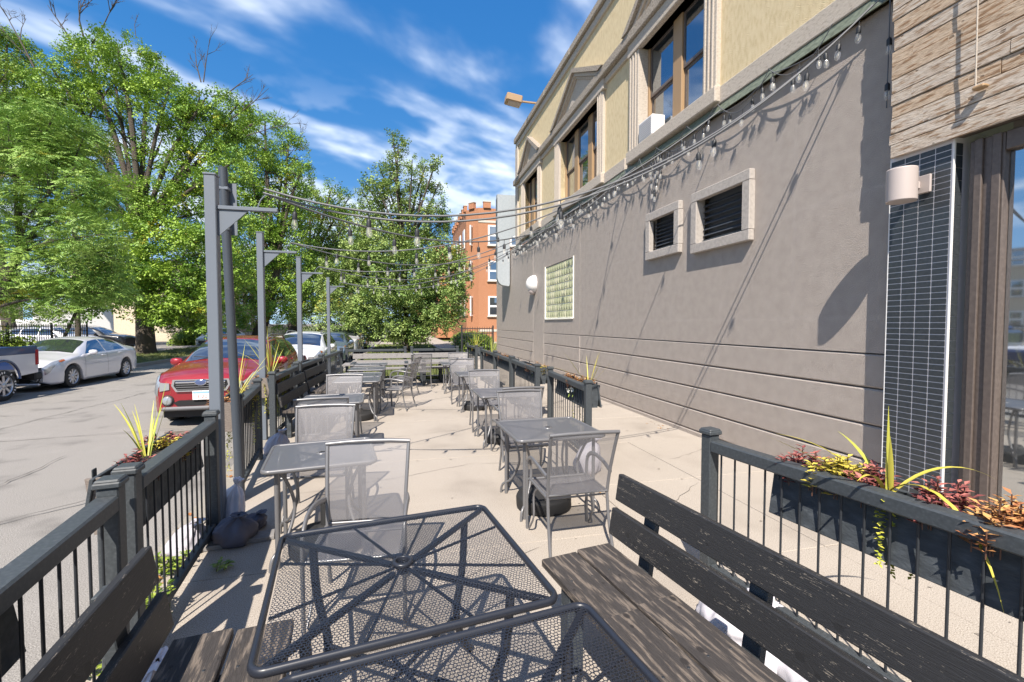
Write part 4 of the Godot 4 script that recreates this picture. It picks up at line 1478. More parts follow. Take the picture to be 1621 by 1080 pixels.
var bulb_meshes := []
func bulb(parent: Node, p: Vector3, drop := 0.06, tilt := 0.0) -> void:
	if bulb_meshes.is_empty():
		var c := MB.new()
		c.tube([Vector3.ZERO, Vector3(0, -0.06, 0)], 0.004, 6, false)
		c.lathe(T(Vector3(0, -0.12, 0)), [[0.019, -0.012], [0.021, -0.004], [0.021, 0.04], [0.014, 0.052], [0.006, 0.062]], 10, true)
		var g := MB.new()
		g.lathe(T(Vector3(0, -0.225, 0)), [[0.004, 0.004], [0.014, 0.008], [0.024, 0.022], [0.0275, 0.042], [0.025, 0.062], [0.018, 0.085], [0.015, 0.105]], 12)
		var f := MB.new()
		f.tube([Vector3(0.006, -0.12, 0), Vector3(0.010, -0.18, 0), Vector3(0, -0.195, 0), Vector3(-0.010, -0.18, 0), Vector3(-0.006, -0.12, 0)], 0.0022, 4, false)
		bulb_meshes = [c.mesh(), g.mesh(), f.mesh()]
	var h := part(parent, "lamp_holder", bulb_meshes[0], M.socket, T(p, rnd(0, 360), tilt))
	part(h, "bulb", bulb_meshes[1], M.bulb)
	part(h, "filament", bulb_meshes[2], M.filament)

# spans: list of [from, to, sag, first bulb, bulb spacing]
func string_light(label: String, spans: Array, r := 0.0095) -> void:
	var o: Vector3 = spans[0][0]
	var t := thing("string_light", label, "string light", o, 0, "bulb strings between the poles and the wall")
	var m := MB.new()
	var dots := []
	for s in spans:
		var a: Vector3 = s[0]
		var b: Vector3 = s[1]
		var n := 26
		var ps := []
		var run := 0.0
		var next: float = s[3]
		for k in n + 1:
			var f := float(k) / n
			var p := a.lerp(b, f) - Vector3(0, 4.0 * s[2] * f * (1.0 - f), 0) - o
			if k > 0:
				run += p.distance_to(ps[k - 1])
				if run > next and s[4] > 0 and k < n:
					dots.append(p)
					next += s[4]
			ps.append(p)
		m.tube(ps, r, 6, false)
	part(t, "cable", m, M.cable)
	for p in dots:
		bulb(t, p, 0.06, rnd(-7, 7))

func lights() -> void:
	rng.seed = 5
	light_pole("tall square grey light pole behind the railing post next to the round sign pole", Vector3(-1.53, 0, -4.28), 2.97, 2.72, 0.50)
	light_pole("square grey light pole rising from the kerb beside the big yellow spike plant", Vector3(-2.06, 0, -7.52), 3.10, 2.84, 0.50)
	light_pole("square grey light pole in front of the white car's bonnet", Vector3(-2.06, 0, -10.1), 3.10, 2.80, 0.46)
	light_pole("square grey light pole at the far corner of the patio railing", Vector3(-2.13, 0, -14.3), 3.10, 2.86, 0.46)
	var t := thing("sign_pole", "dark round sign pole leaning slightly, behind the square light pole", "pole", Vector3(-1.66, 0, -4.92))
	var m := MB.new()
	m.tube([Vector3(0.09, 0, 0), Vector3(0.0, 3.24, 0)], 0.040, 14)
	part(t, "tube", m, M.pole_dark)
	part(t, "sign_plate", box_mesh(Vector3(0.22, 0.50, 0.004), 0.001), M.pole, T(Vector3(-0.01, 2.86, -0.048)))
	for y in [2.66, 3.04]:
		part(t, "clamp", box_mesh(Vector3(0.10, 0.03, 0.10), 0.006), M.pole, T(Vector3(0.005, y, -0.01)))
	var w := W - 0.105
	var a1 := Vector3(-1.14, 2.86, -4.28)
	var a2 := Vector3(-1.64, 2.98, -7.52)
	var a3 := Vector3(-1.68, 2.93, -10.1)
	var a4 := Vector3(-1.75, 2.98, -14.3)
	string_light("thick double cable with few bulbs from the tall pole towards the weathered boards", [[a1, Vector3(w, 4.76, -3.5), 0.92, 1.1, 1.35], [a1 + Vector3(0.02, 0.02, 0.05), Vector3(w, 4.72, -3.62), 0.86, 0.7, 1.7]], 0.0095)
	string_light("thin bulb string from the tall pole slanting to the wall above the vents", [[a1, Vector3(w, 4.74, -8.6), 0.80, 0.1, 0.62]])
	string_light("bulb string from the kerb pole to the wall above the larger vent", [[a2, Vector3(w, 4.74, -5.6), 0.78, 0.5, 0.62]])
	string_light("bulb string from the kerb pole to the wall beside the glass blocks", [[a2, Vector3(w, 4.74, -11.2), 0.80, 0.3, 0.62]])
	string_light("bulb string from the pole by the white car to the wall above the small vent", [[a3, Vector3(w, 4.74, -8.0), 0.75, 0.4, 0.62]])
	string_light("bulb string from the pole by the white car to the wall above the glass blocks", [[a3, Vector3(w, 4.74, -13.6), 0.80, 0.3, 0.62]])
	string_light("bulb string from the far corner pole to the wall above the round lamp", [[a4, Vector3(w, 4.74, -15.8), 0.80, 0.4, 0.62]])
	string_light("bulb string from the far corner pole to the wall before the glass blocks", [[a4, Vector3(w, 4.74, -10.6), 0.80, 0.4, 0.62]])
	# the string looped along the flashing
	var spans := []
	var x := W - 0.105
	var z := -3.36
	var y := 4.80
	spans.append([Vector3(W - 0.10, 4.80, -3.34), Vector3(W - 0.10, 3.74, -3.345), 0.0, 0.35, 0.42])
	while z > -17.0:
		var z2 := z - rnd(0.9, 1.5)
		spans.append([Vector3(x, y, z), Vector3(x, 4.78, z2), rnd(0.05, 0.22), rnd(0.15, 0.3), rnd(0.34, 0.5)])
		z = z2
		y = 4.78
	string_light("bulb string looped along the green flashing of the wall", spans, 0.0055)
	spans = []
	z = -3.9
	while z > -16.5:
		var z2 := z - rnd(0.5, 1.0)
		spans.append([Vector3(x - 0.015, 4.84, z), Vector3(x - 0.015, 4.84, z2), rnd(0.10, 0.34), rnd(0.1, 0.25), rnd(0.26, 0.42)])
		z = z2 + rnd(-0.1, 0.05)
	string_light("second, slacker bulb string draped in loops below the flashing", spans, 0.005)
	# a slack bundle that hangs from the flashing above the small vent
	string_light("short slack bundle of bulbs hanging above the small vent", [[Vector3(x, 4.72, -7.2), Vector3(x, 4.60, -7.45), 0.55, 0.1, 0.16], [Vector3(x, 4.74, -7.0), Vector3(x, 4.72, -7.35), 0.30, 0.1, 0.2]], 0.005)
	t = thing("electric_cable", "thin pale cable hanging down the weathered boards", "cable", Vector3(W - 0.185, 3.55, -2.60))
	m = MB.new()
	m.tube([Vector3(-0.03, 0, 0), Vector3(-0.045, 1.0, 0.0), Vector3(-0.03, 2.0, 0.02)], 0.006, 6)
	part(t, "wire", m, M.trim)
	bpart(t, "clip", Vector3(-0.045, -0.03, -0.02), Vector3(0.02, 0.0, 0.06), M.brown_paint, 0.01)

# ---------------------------------------------------------------- cars, lofted from profiles
func lut(tab: Array, s: float) -> float:
	for k in tab.size() - 1:
		if s <= tab[k + 1][0]:
			var f := clampf((s - tab[k][0]) / (tab[k + 1][0] - tab[k][0]), 0, 1)
			f = lerpf(f, f * f * (3.0 - 2.0 * f), 0.45)
			return lerpf(tab[k][1], tab[k + 1][1], f)
	return tab[tab.size() - 1][1]

# the half section of the body at s metres from the nose: points (half-width, height)
func section(c: Dictionary, s: float, arches := true) -> PackedVector2Array:
	var w: float = c.half * lut(c.plan, s)
	var top := lut(c.top, s)
	var belt := minf(lut(c.belt, s), top - 0.015)
	var low: float = lut(c.low, s)
	if arches:
		for a in c.axles:
			var q: float = c.arch * c.arch - (s - a) * (s - a)
			if q > 0:
				low = maxf(low, minf(c.wheel * 0.98 + sqrt(q), belt - 0.08))
	var g := clampf((top - belt) / 0.42, 0, 1)
	var wr: float = lerpf(w * 0.80, c.half * c.roof, g)
	var crown := 0.045
	var hgt := belt - low
	var out := PackedVector2Array()
	out.append(Vector2(0, low + 0.05))
	out.append(Vector2(w * 0.90, low + 0.03))
	out.append(Vector2(w * 0.965, low))
	out.append(Vector2(w * 0.985, low + hgt * 0.10))
	out.append(Vector2(w * 1.0, low + hgt * 0.42))
	out.append(Vector2(w * 1.0, low + hgt * 0.66))
	out.append(Vector2(w * 0.985, belt - hgt * 0.12))
	out.append(Vector2(w * 0.955, belt))
	out.append(Vector2(lerpf(w * 0.93, wr, 0.34 * g + 0.25 * (1 - g)), lerpf(belt, top, 0.34 + 0.2 * (1 - g))))
	out.append(Vector2(lerpf(w * 0.93, wr, 0.70), lerpf(belt, top, 0.72)))
	out.append(Vector2(wr, top - 0.045 * (0.3 + 0.7 * g)))
	out.append(Vector2(wr * 0.90, top - 0.008))
	out.append(Vector2(wr * 0.5, top + crown * 0.7))
	out.append(Vector2(0, top + crown))
	return out

func on_body(c: Dictionary, s: float, v: float) -> Vector3:
	var q := section(c, s, false)
	var i := clampi(int(v), 0, q.size() - 2)
	var p := q[i].lerp(q[i + 1], v - i)
	return Vector3(p.x, p.y, s)

# a sheet that follows the body a little outside it; side -1 or 1, or 0 for one that spans both
func skin(c: Dictionary, s0: float, s1: float, v0: float, v1: float, off: float, side: float, ns := 8, nv := 5, cut = null) -> MB:
	var m := MB.new()
	var rows := []
	for i in ns + 1:
		var row := PackedVector3Array()
		for j in nv + 1:
			var f := float(i) / ns
			var g := float(j) / nv
			var sa := lerpf(s0, s1, f)
			var va := lerpf(v0, v1, g)
			if cut != null:
				var r: Array = cut.call(f, g)
				sa = r[0]
				va = r[1]
			var p := on_body(c, sa, va)
			var e1 := on_body(c, sa + 0.02, va) - on_body(c, sa - 0.02, va)
			var e2 := on_body(c, sa, minf(va + 0.1, 12.99)) - on_body(c, sa, maxf(va - 0.1, 0.0))
			var nn := e2.cross(e1).normalized()
			if nn.dot(Vector3(p.x, p.y - 0.6, 0.0)) < 0: nn = -nn
			p += nn * off
			row.append(Vector3(p.x * side, p.y, p.z))
		rows.append(row)
	m.grid(rows, false, side > 0)
	return m

func wheel_meshes(r: float, w: float, spokes: int) -> Array:
	var t := MB.new()
	var ax := T(Vector3(-w * 0.5, 0, 0), 0, 0, -90)
	t.lathe(ax, [[r * 0.66, 0.0], [r * 0.70, -0.004], [r * 0.94, 0.006], [r, 0.03], [r, w - 0.03], [r * 0.94, w - 0.006], [r * 0.70, w + 0.004], [r * 0.66, w]], 30)
	var m := MB.new()
	m.lathe(ax, [[r * 0.66, 0.0], [r * 0.60, 0.03], [r * 0.58, w * 0.5], [r * 0.60, w - 0.03], [r * 0.66, w]], 30)
	var d := MB.new()
	d.lathe(ax, [[0.004, w * 0.45], [r * 0.6, w * 0.45]], 24)
	for k in spokes:
		var a := TAU * k / spokes
		m.box(Transform3D(Basis(Vector3.RIGHT, a), Vector3(w * 0.5 - 0.03, 0, 0)) * T(Vector3(0, r * 0.33, 0)), Vector3(0.03, r * 0.60, r * 0.17), 0.008)
	m.lathe(T(Vector3(w * 0.5 - 0.03, 0, 0), 0, 0, -90), [[r * 0.17, 0.0], [r * 0.16, 0.03], [0.004, 0.034]], 14)
	return [t.mesh(), m.mesh(), d.mesh()]

func car(called: String, label: String, category: String, at: Vector3, turn: float, c: Dictionary, group: String) -> Node3D:
	var t := thing(called, label, category, at, turn, group)
	var L: float = c.length
	var paintm: Material = c.paint
	# the shell
	var ss := []
	var n := 54
	for k in n + 1:
		ss.append(L * k / n)
	for a in c.axles:
		for e in [-1.0, 1.0]:
			ss.append(a + e * c.arch)
			ss.append(a + e * (c.arch - 0.004))
			ss.append(a + e * c.arch * 0.93)
	ss.sort()
	var rows := []
	for s in ss:
		var q := section(c, s)
		var row := PackedVector3Array()
		for p in q:
			row.append(Vector3(p.x, p.y, s))
		for k in range(q.size() - 2, 0, -1):
			row.append(Vector3(-q[k].x, q[k].y, s))
		rows.append(row)
	var m := MB.new()
	m.grid(rows, true, false)
	for e in [0, rows.size() - 1]:
		var ps := []
		for k in rows[e].size():
			ps.append(rows[e][k])
		if e == 0: ps.reverse()
		var mid := Vector3(0, (ps[0].y + lut(c.top, ss[e])) * 0.5, ss[e])
		for k in ps.size():
			m.tri(mid, ps[k], ps[(k + 1) % ps.size()])
	part(t, "body", m, paintm)
	bpart(t, "underbody", Vector3(-c.half * 0.78, 0.16, 0.25), Vector3(c.half * 0.78, 0.5, L - 0.25), M.rubber)
	# glass
	if c.has("screen"):
		var sc: Array = c.screen
		for side in [-1.0, 1.0]:
			pass
		var ws := MB.new()
		for side in [-1.0, 1.0]:
			var h := skin(c, sc[0], sc[1], 10.15, 13.0, 0.006, side, 8, 6)
			ws_join(ws, h)
		part(t, "windscreen", ws, M.car_glass)
		var rw := MB.new()
		for side in [-1.0, 1.0]:
			ws_join(rw, skin(c, sc[2], sc[3], 10.15, 13.0, 0.006, side, 8, 6))
		part(t, "rear_window", rw, M.car_glass)
		for side in [-1.0, 1.0]:
			for wdw in c.windows:
				var cut := func(f: float, g: float):
					var s0: float = lerpf(wdw[0], wdw[1], g)
					var s1: float = lerpf(wdw[2], wdw[3], g)
					return [lerpf(s0, s1, f), lerpf(7.25, 9.85, g)]
				part(t, "side_window", skin(c, 0, 0, 0, 0, 0.006, side, 8, 5, cut), M.car_glass)
	# seams, handles, mirrors
	for side in [-1.0, 1.0]:
		for s in c.seams:
			part(t, "door_seam", skin(c, s - 0.004, s + 0.004, 3.1, 7.0, 0.002, side, 1, 8), M.rubber)
		for s in c.handles:
			var hp := on_body(c, s, 6.2)
			part(t, "door_handle", box_mesh(Vector3(0.04, 0.028, 0.20), 0.01), paintm, T(Vector3(side * (hp.x + 0.012), hp.y, s)))
		if c.has("mirror"):
			var mp := on_body(c, c.mirror, 7.0)
			var mm := MB.new()
			mm.lathe(T(Vector3(side * (mp.x + 0.13), mp.y + 0.06, c.mirror), 0, 0, 0).scaled_local(Vector3(1.15, 0.8, 0.7)), [[0.005, -0.1], [0.07, -0.09], [0.10, -0.03], [0.10, 0.04], [0.07, 0.09], [0.005, 0.1]], 12)
			mm.box(T(Vector3(side * (mp.x + 0.03), mp.y + 0.005, c.mirror)), Vector3(0.12, 0.04, 0.06), 0.01)
			part(t, "mirror", mm, c.get("mirror_paint", paintm))
		if c.get("rails", false):
			var rp := MB.new()
			var ps := []
			for k in 9:
				var f := k / 8.0
				var s := lerpf(c.screen[1] + 0.15, c.screen[2] - 0.1, f)
				var q := on_body(c, s, 11.0)
				ps.append(Vector3(side * q.x, q.y + (0.075 if k > 0 and k < 8 else 0.0), s))
			rp.tube(ps, 0.018, 8)
			part(t, "roof_rail", rp, M.chair_tube)
		if c.get("clad", false):
			part(t, "sill_cladding", skin(c, c.axles[0] + c.arch + 0.02, c.axles[1] - c.arch - 0.02, 2.0, 3.4, 0.008, side, 10, 2), M.rubber)
			for a in c.axles:
				var fr := MB.new()
				var ps := []
				for k in 15:
					var an := PI * (k / 14.0)
					var sa: float = a - cos(an) * (c.arch + 0.02)
					ps.append(Vector3(side * (c.half * lut(c.plan, sa) * 0.995), c.wheel * 0.98 + sin(an) * (c.arch + 0.02), sa))
				fr.tube(ps, 0.035, 6, true, 0.5, Vector3(side, 0, 0))
				part(t, "arch_cladding", fr, M.rubber)
	# wheels
	var wm: Array = wheel_meshes(c.wheel, 0.22, c.get("spokes", 10))
	for a in c.axles:
		for side in [-1.0, 1.0]:
			var wt := part(t, "wheel", wm[0], M.rubber, T(Vector3(side * (c.half * 0.97 - 0.12), c.wheel, a), 0.0 if side > 0 else 180.0))
			part(wt, "rim", wm[1], M.rim)
			part(wt, "brake_disc", wm[2], M.dark_gap)
	return t

func ws_join(a: MB, b: MB) -> void:
	var base := a.v.size()
	a.v.append_array(b.v)
	a.n.append_array(b.n)
	a.c.append_array(b.c)
	a.uv.append_array(b.uv)
	for k in b.ix:
		a.ix.append(k + base)

func sedan(paintm: Material) -> Dictionary:
	return {"length": 4.62, "half": 0.89, "roof": 0.66, "wheel": 0.335, "arch": 0.385, "axles": [0.93, 3.63], "paint": paintm,
		"plan": [[0.0, 0.78], [0.12, 0.87], [0.4, 0.96], [1.1, 1.0], [3.6, 1.0], [4.2, 0.95], [4.5, 0.86], [4.62, 0.76]],
		"top": [[0.0, 0.66], [0.08, 0.76], [0.35, 0.86], [1.15, 0.99], [1.6, 1.21], [2.0, 1.375], [2.45, 1.42], [2.9, 1.41], [3.4, 1.31], [3.95, 1.13], [4.4, 1.08], [4.55, 1.0], [4.62, 0.82]],
		"belt": [[0.0, 0.62], [0.3, 0.79], [1.15, 0.93], [2.5, 0.95], [3.8, 1.0], [4.4, 0.98], [4.62, 0.75]],
		"low": [[0.0, 0.26], [0.15, 0.19], [0.7, 0.19], [4.0, 0.2], [4.62, 0.30]],
		"screen": [1.22, 1.92, 3.05, 3.85], "windows": [[1.50, 2.04, 2.50, 2.47], [2.56, 2.53, 3.55, 3.28]], "seams": [1.42, 2.53, 3.42], "handles": [2.33, 3.25], "mirror": 1.62}

func suv(paintm: Material) -> Dictionary:
	return {"length": 4.46, "half": 0.90, "roof": 0.70, "wheel": 0.345, "arch": 0.40, "axles": [0.90, 3.55], "paint": paintm, "rails": true, "clad": true,
		"plan": [[0.0, 0.74], [0.12, 0.86], [0.4, 0.95], [1.1, 1.0], [3.7, 1.0], [4.2, 0.95], [4.46, 0.84]],
		"top": [[0.0, 0.80], [0.08, 0.90], [0.4, 1.0], [1.10, 1.09], [1.6, 1.37], [1.95, 1.505], [2.5, 1.545], [3.4, 1.52], [3.9, 1.44], [4.25, 1.15], [4.46, 0.95]],
		"belt": [[0.0, 0.75], [0.3, 0.91], [1.1, 1.01], [2.5, 1.03], [3.9, 1.12], [4.46, 0.9]],
		"low": [[0.0, 0.34], [0.12, 0.26], [0.7, 0.25], [4.0, 0.26], [4.46, 0.38]],
		"screen": [1.16, 1.86, 3.92, 4.22], "windows": [[1.48, 1.98, 2.40, 2.40], [2.46, 2.46, 3.30, 3.22], [3.36, 3.30, 3.85, 3.70]], "seams": [1.30, 2.43, 3.35], "handles": [2.23, 3.15], "mirror": 1.55}

func plate(t: Node3D, at: Transform3D, words: String) -> void:
	var p := part(t, "number_plate", box_mesh(Vector3(0.31, 0.16, 0.012), 0.004), M.white_paint, at)
	part(p, "plate_band", box_mesh(Vector3(0.29, 0.035, 0.002)), M.plate_blue, T(Vector3(0, 0.052, 0.008)))
	if words:
		var tm := TextMesh.new()
		tm.text = words
		tm.font = font()
		tm.font_size = 40
		tm.pixel_size = 0.0021
		tm.depth = 0.002
		part(p, "plate_letters", tm, M.plate_red, T(Vector3(0, -0.02, 0.008)))

var sys_font: SystemFont
func font() -> SystemFont:
	if sys_font == null:
		sys_font = SystemFont.new()
		sys_font.font_names = PackedStringArray(["Droid Sans"])
	return sys_font

func cars() -> void:
	M.rim = mat(Color(0.52, 0.52, 0.54), 0.32, 0.7)
	M.chrome = mat(Color(0.75, 0.75, 0.78), 0.12, 1.0)
	M.lens = mat(Color(0.40, 0.42, 0.44), 0.10, 0.55)
	M.lens.clearcoat_enabled = true
	M.lens.clearcoat = 1.0
	M.amber = mat(Color(0.42, 0.11, 0.03), 0.15)
	M.tail = mat(Color(0.32, 0.012, 0.015), 0.15)
	M.plate_blue = mat(Color(0.25, 0.42, 0.62), 0.5)
	M.plate_red = mat(Color(0.55, 0.16, 0.16), 0.5)
	M.emblem = mat(Color(0.10, 0.13, 0.25), 0.25, 0.3)
	var red := paint(Color(0.30, 0.014, 0.022), 0.35, 0.35)
	var silver := paint(Color(0.60, 0.60, 0.635), 0.35, 0.25)
	var white := paint(Color(0.66, 0.67, 0.70), 0.4, 0.05)
	var slate := paint(Color(0.12, 0.16, 0.22), 0.35, 0.3)
	var black := paint(Color(0.012, 0.013, 0.016), 0.35, 0.1)
	var navy := paint(Color(0.012, 0.032, 0.11), 0.35, 0.2)
	var g := "cars parked along the near kerb"
	# red crossover facing the patio
	var c := suv(red)
	var t := car("parked_car", "red crossover with roof rails parked facing the patio, chrome framed grille", "car", Vector3(-3.50, -0.10, -9.15), 180.0 + 1.5, c, g)
	front(t, c, true)
	plate(t, T(Vector3(-0.02, 0.585, -0.045), 180), "E 20")
	t = car("parked_car", "white crossover parked behind the red car", "car", Vector3(-3.42, -0.10, -15.4), 180.5, suv(white).merged({"clad": false}, true), g)
	front(t, suv(white), true)
	t = car("parked_car", "slate blue sedan parked behind the white crossover", "car", Vector3(-3.42, -0.10, -21.6), 180, sedan(slate), g)
	front(t, sedan(slate), false)
	t = car("parked_car", "pale silver van-like crossover parked behind the slate sedan", "car", Vector3(-3.40, -0.10, -27.6), 180, suv(silver).merged({"clad": false}, true), g)
	front(t, suv(silver), true)
	t = car("parked_car", "black car in the far row of parked cars", "car", Vector3(-3.40, -0.10, -34.0), 180, sedan(black), g)
	front(t, sedan(black), false)
	t = car("parked_car", "dark crossover at the end of the row of parked cars", "car", Vector3(-3.42, -0.10, -49.0), 180, suv(black), g)
	t = car("parked_car", "grey car parked beyond the alley mouth", "car", Vector3(-3.42, -0.10, -56.0), 180, sedan(slate), g)
	# across the street
	g = "cars parked across the street"
	c = sedan(silver)
	t = car("parked_car", "silver sedan parked across the street behind the pickup truck", "car", Vector3(-10.2, -0.11, -14.9), 181.0, c, g)
	front(t, c, false)
	t = car("parked_car", "white sedan parked across the street beyond the ivy-wrapped trunk", "car", Vector3(-13.2, 0.0, -35.5), 176.0, sedan(white), g)
	front(t, sedan(white), false)
	pickup(navy, silver)
	# in the lot behind the iron fence
	g = "vehicles in the lot behind the iron fence"
	car("parked_car", "dark red sport utility car in the lot behind the iron fence", "car", Vector3(-19.5, 0.0, -27.2), -80, suv(paint(Color(0.22, 0.016, 0.014))), g)
	car("parked_car", "silver hatchback in the lot behind the iron fence", "car", Vector3(-18.6, 0.0, -33.6), -88, suv(silver), g)
	car("parked_car", "black sport utility car in the lot next to the ivy-wrapped trunk", "car", Vector3(-18.0, 0.0, -36.2), -92, suv(black), g)
	var v := thing("box_truck", "white box van standing in the lot behind the iron fence", "van", Vector3(-24.0, 0, -40.0), -60, g)
	bpart(v, "cargo_box", Vector3(-1.1, 0.6, -2.6), Vector3(1.1, 3.1, 1.6), M.white_paint, 0.04)
	bpart(v, "cab", Vector3(-1.0, 0.45, 1.62), Vector3(1.0, 2.05, 3.2), M.white_paint, 0.12)
	bpart(v, "cab_window", Vector3(-0.85, 1.25, 3.16), Vector3(0.85, 1.9, 3.21), M.car_glass, 0.02)
	bpart(v, "chassis", Vector3(-0.9, 0.3, -2.5), Vector3(0.9, 0.58, 3.1), M.rubber)
	var wm := wheel_meshes(0.38, 0.25, 6)
	for z in [-1.5, 2.4]:
		for s in [-1.0, 1.0]:
			var w := part(v, "wheel", wm[0], M.rubber, T(Vector3(s * 0.92, 0.38, z), 0.0 if s > 0 else 180.0))
			part(w, "rim", wm[1], M.rim)

# lamps, grille and bumper of a car's nose (its own z runs from nose to tail)
func front(t: Node3D, c: Dictionary, tall: bool) -> void:
	var y0: float = lut(c.top, 0.05)
	for side in [-1.0, 1.0]:
		part(t, "headlight", skin(c, 0.03, 0.52 if tall else 0.62, 6.0 if tall else 6.3, 8.2, 0.008, side, 8, 4, func(f, gg): return [lerpf(0.03, lerpf(0.42, 0.62, gg), f), lerpf(lerpf(4.6, 6.6, f), 7.8, gg)]), M.lens)
		var hb := MB.new()
		var hx: float = (0.50 if tall else 0.46) * side
		var hx2: float = c.half * lut(c.plan, 0.0) * 0.97 * side
		var yt: float = y0 - 0.045
		var yb: float = y0 - (0.20 if tall else 0.13)
		var hp2 := [[-hx, yb + 0.03], [-hx2, yb], [-hx2, yt], [-hx, yt - 0.015]]
		if side < 0: hp2.reverse()
		hp2.reverse()
		hb.prism(T(Vector3(0, 0, 0.01), 180), hp2, 0.028)
		part(t, "headlight", hb, M.lens)
		part(t, "indicator", skin(c, 0.42, 0.62, 6.7, 7.4, 0.011, side, 4, 2), M.amber)
		var fp := on_body(c, 0.10, 3.4)
		var m := MB.new()
		m.lathe(T(Vector3(side * 0.53, 0.50 if tall else 0.36, 0.0), 0, -90), [[0.065, 0.0], [0.08, 0.03], [0.055, 0.045], [0.004, 0.048]], 14)
		part(t, "fog_lamp", m, M.lens)
		m = MB.new()
		m.lathe(T(Vector3(side * 0.53, 0.50 if tall else 0.36, -0.004), 0, -90), [[0.10, 0.0], [0.095, 0.016], [0.07, 0.018]], 14)
		part(t, "fog_lamp_bezel", m, M.rubber)
	var gm := MB.new()
	var gy: float = 0.785 if tall else 0.50
	var hw := 0.46 if tall else 0.55
	var ps := [[-hw, gy - 0.02], [-hw * 0.86, gy - 0.13], [hw * 0.86, gy - 0.13], [hw, gy - 0.02], [hw * 0.95, gy + 0.085], [-hw * 0.95, gy + 0.085]]
	gm.prism(T(Vector3(0, 0, 0.0), 180), ps, 0.035)
	part(t, "grille_surround", gm, M.chrome if tall else M.rubber)
	gm = MB.new()
	ps = ps.map(func(p): return [p[0] * 0.92, gy - 0.022 + (p[1] - gy + 0.022) * 0.80])
	gm.prism(T(Vector3(0, 0, 0.0), 180), ps, 0.042)
	part(t, "grille", gm, M.dark_gap)
	for k in 4:
		part(t, "grille_bar", box_mesh(Vector3(hw * 1.66, 0.012, 0.012)), M.chair_tube, T(Vector3(0, gy - 0.09 + k * 0.04, -0.046)))
	if tall:
		part(t, "grille_wing", box_mesh(Vector3(hw * 1.7, 0.035, 0.02), 0.006), M.chrome, T(Vector3(0, gy + 0.035, -0.05)))
		var em := MB.new()
		em.lathe(T(Vector3(0, gy + 0.03, -0.055), 0, -90).scaled_local(Vector3(1.0, 1.0, 0.55)), [[0.10, 0.0], [0.095, 0.014], [0.08, 0.016]], 20)
		var eo := part(t, "emblem", em, M.chrome)
		em = MB.new()
		em.lathe(T(Vector3(0, gy + 0.03, -0.055), 0, -90).scaled_local(Vector3(1.0, 1.0, 0.55)), [[0.082, 0.013], [0.004, 0.018]], 20)
		part(eo, "emblem_field", em, M.emblem)
	var bump := MB.new()
	var by: float = 0.41 if tall else 0.27
	bump.prism(T(Vector3(0, 0, 0.02), 180), [[-0.44, by + 0.05], [-0.38, by - 0.01], [0.38, by - 0.01], [0.44, by + 0.05], [0.36, by + 0.09], [-0.36, by + 0.09]], 0.035)
	part(t, "lower_intake", bump, M.dark_gap)
	part(t, "bumper_lip", box_mesh(Vector3(1.24, 0.07, 0.09), 0.025), M.chair_tube if tall else c.paint, T(Vector3(0, by - 0.055, 0.0)))
	for side in [-1.0, 1.0]:
		part(t, "wiper", box_mesh(Vector3(0.50, 0.012, 0.015)), M.rubber, T(Vector3(side * 0.30, lut(c.top, c.screen[0]) + 0.07, c.screen[0] + 0.03), 0, 0, side * 3))

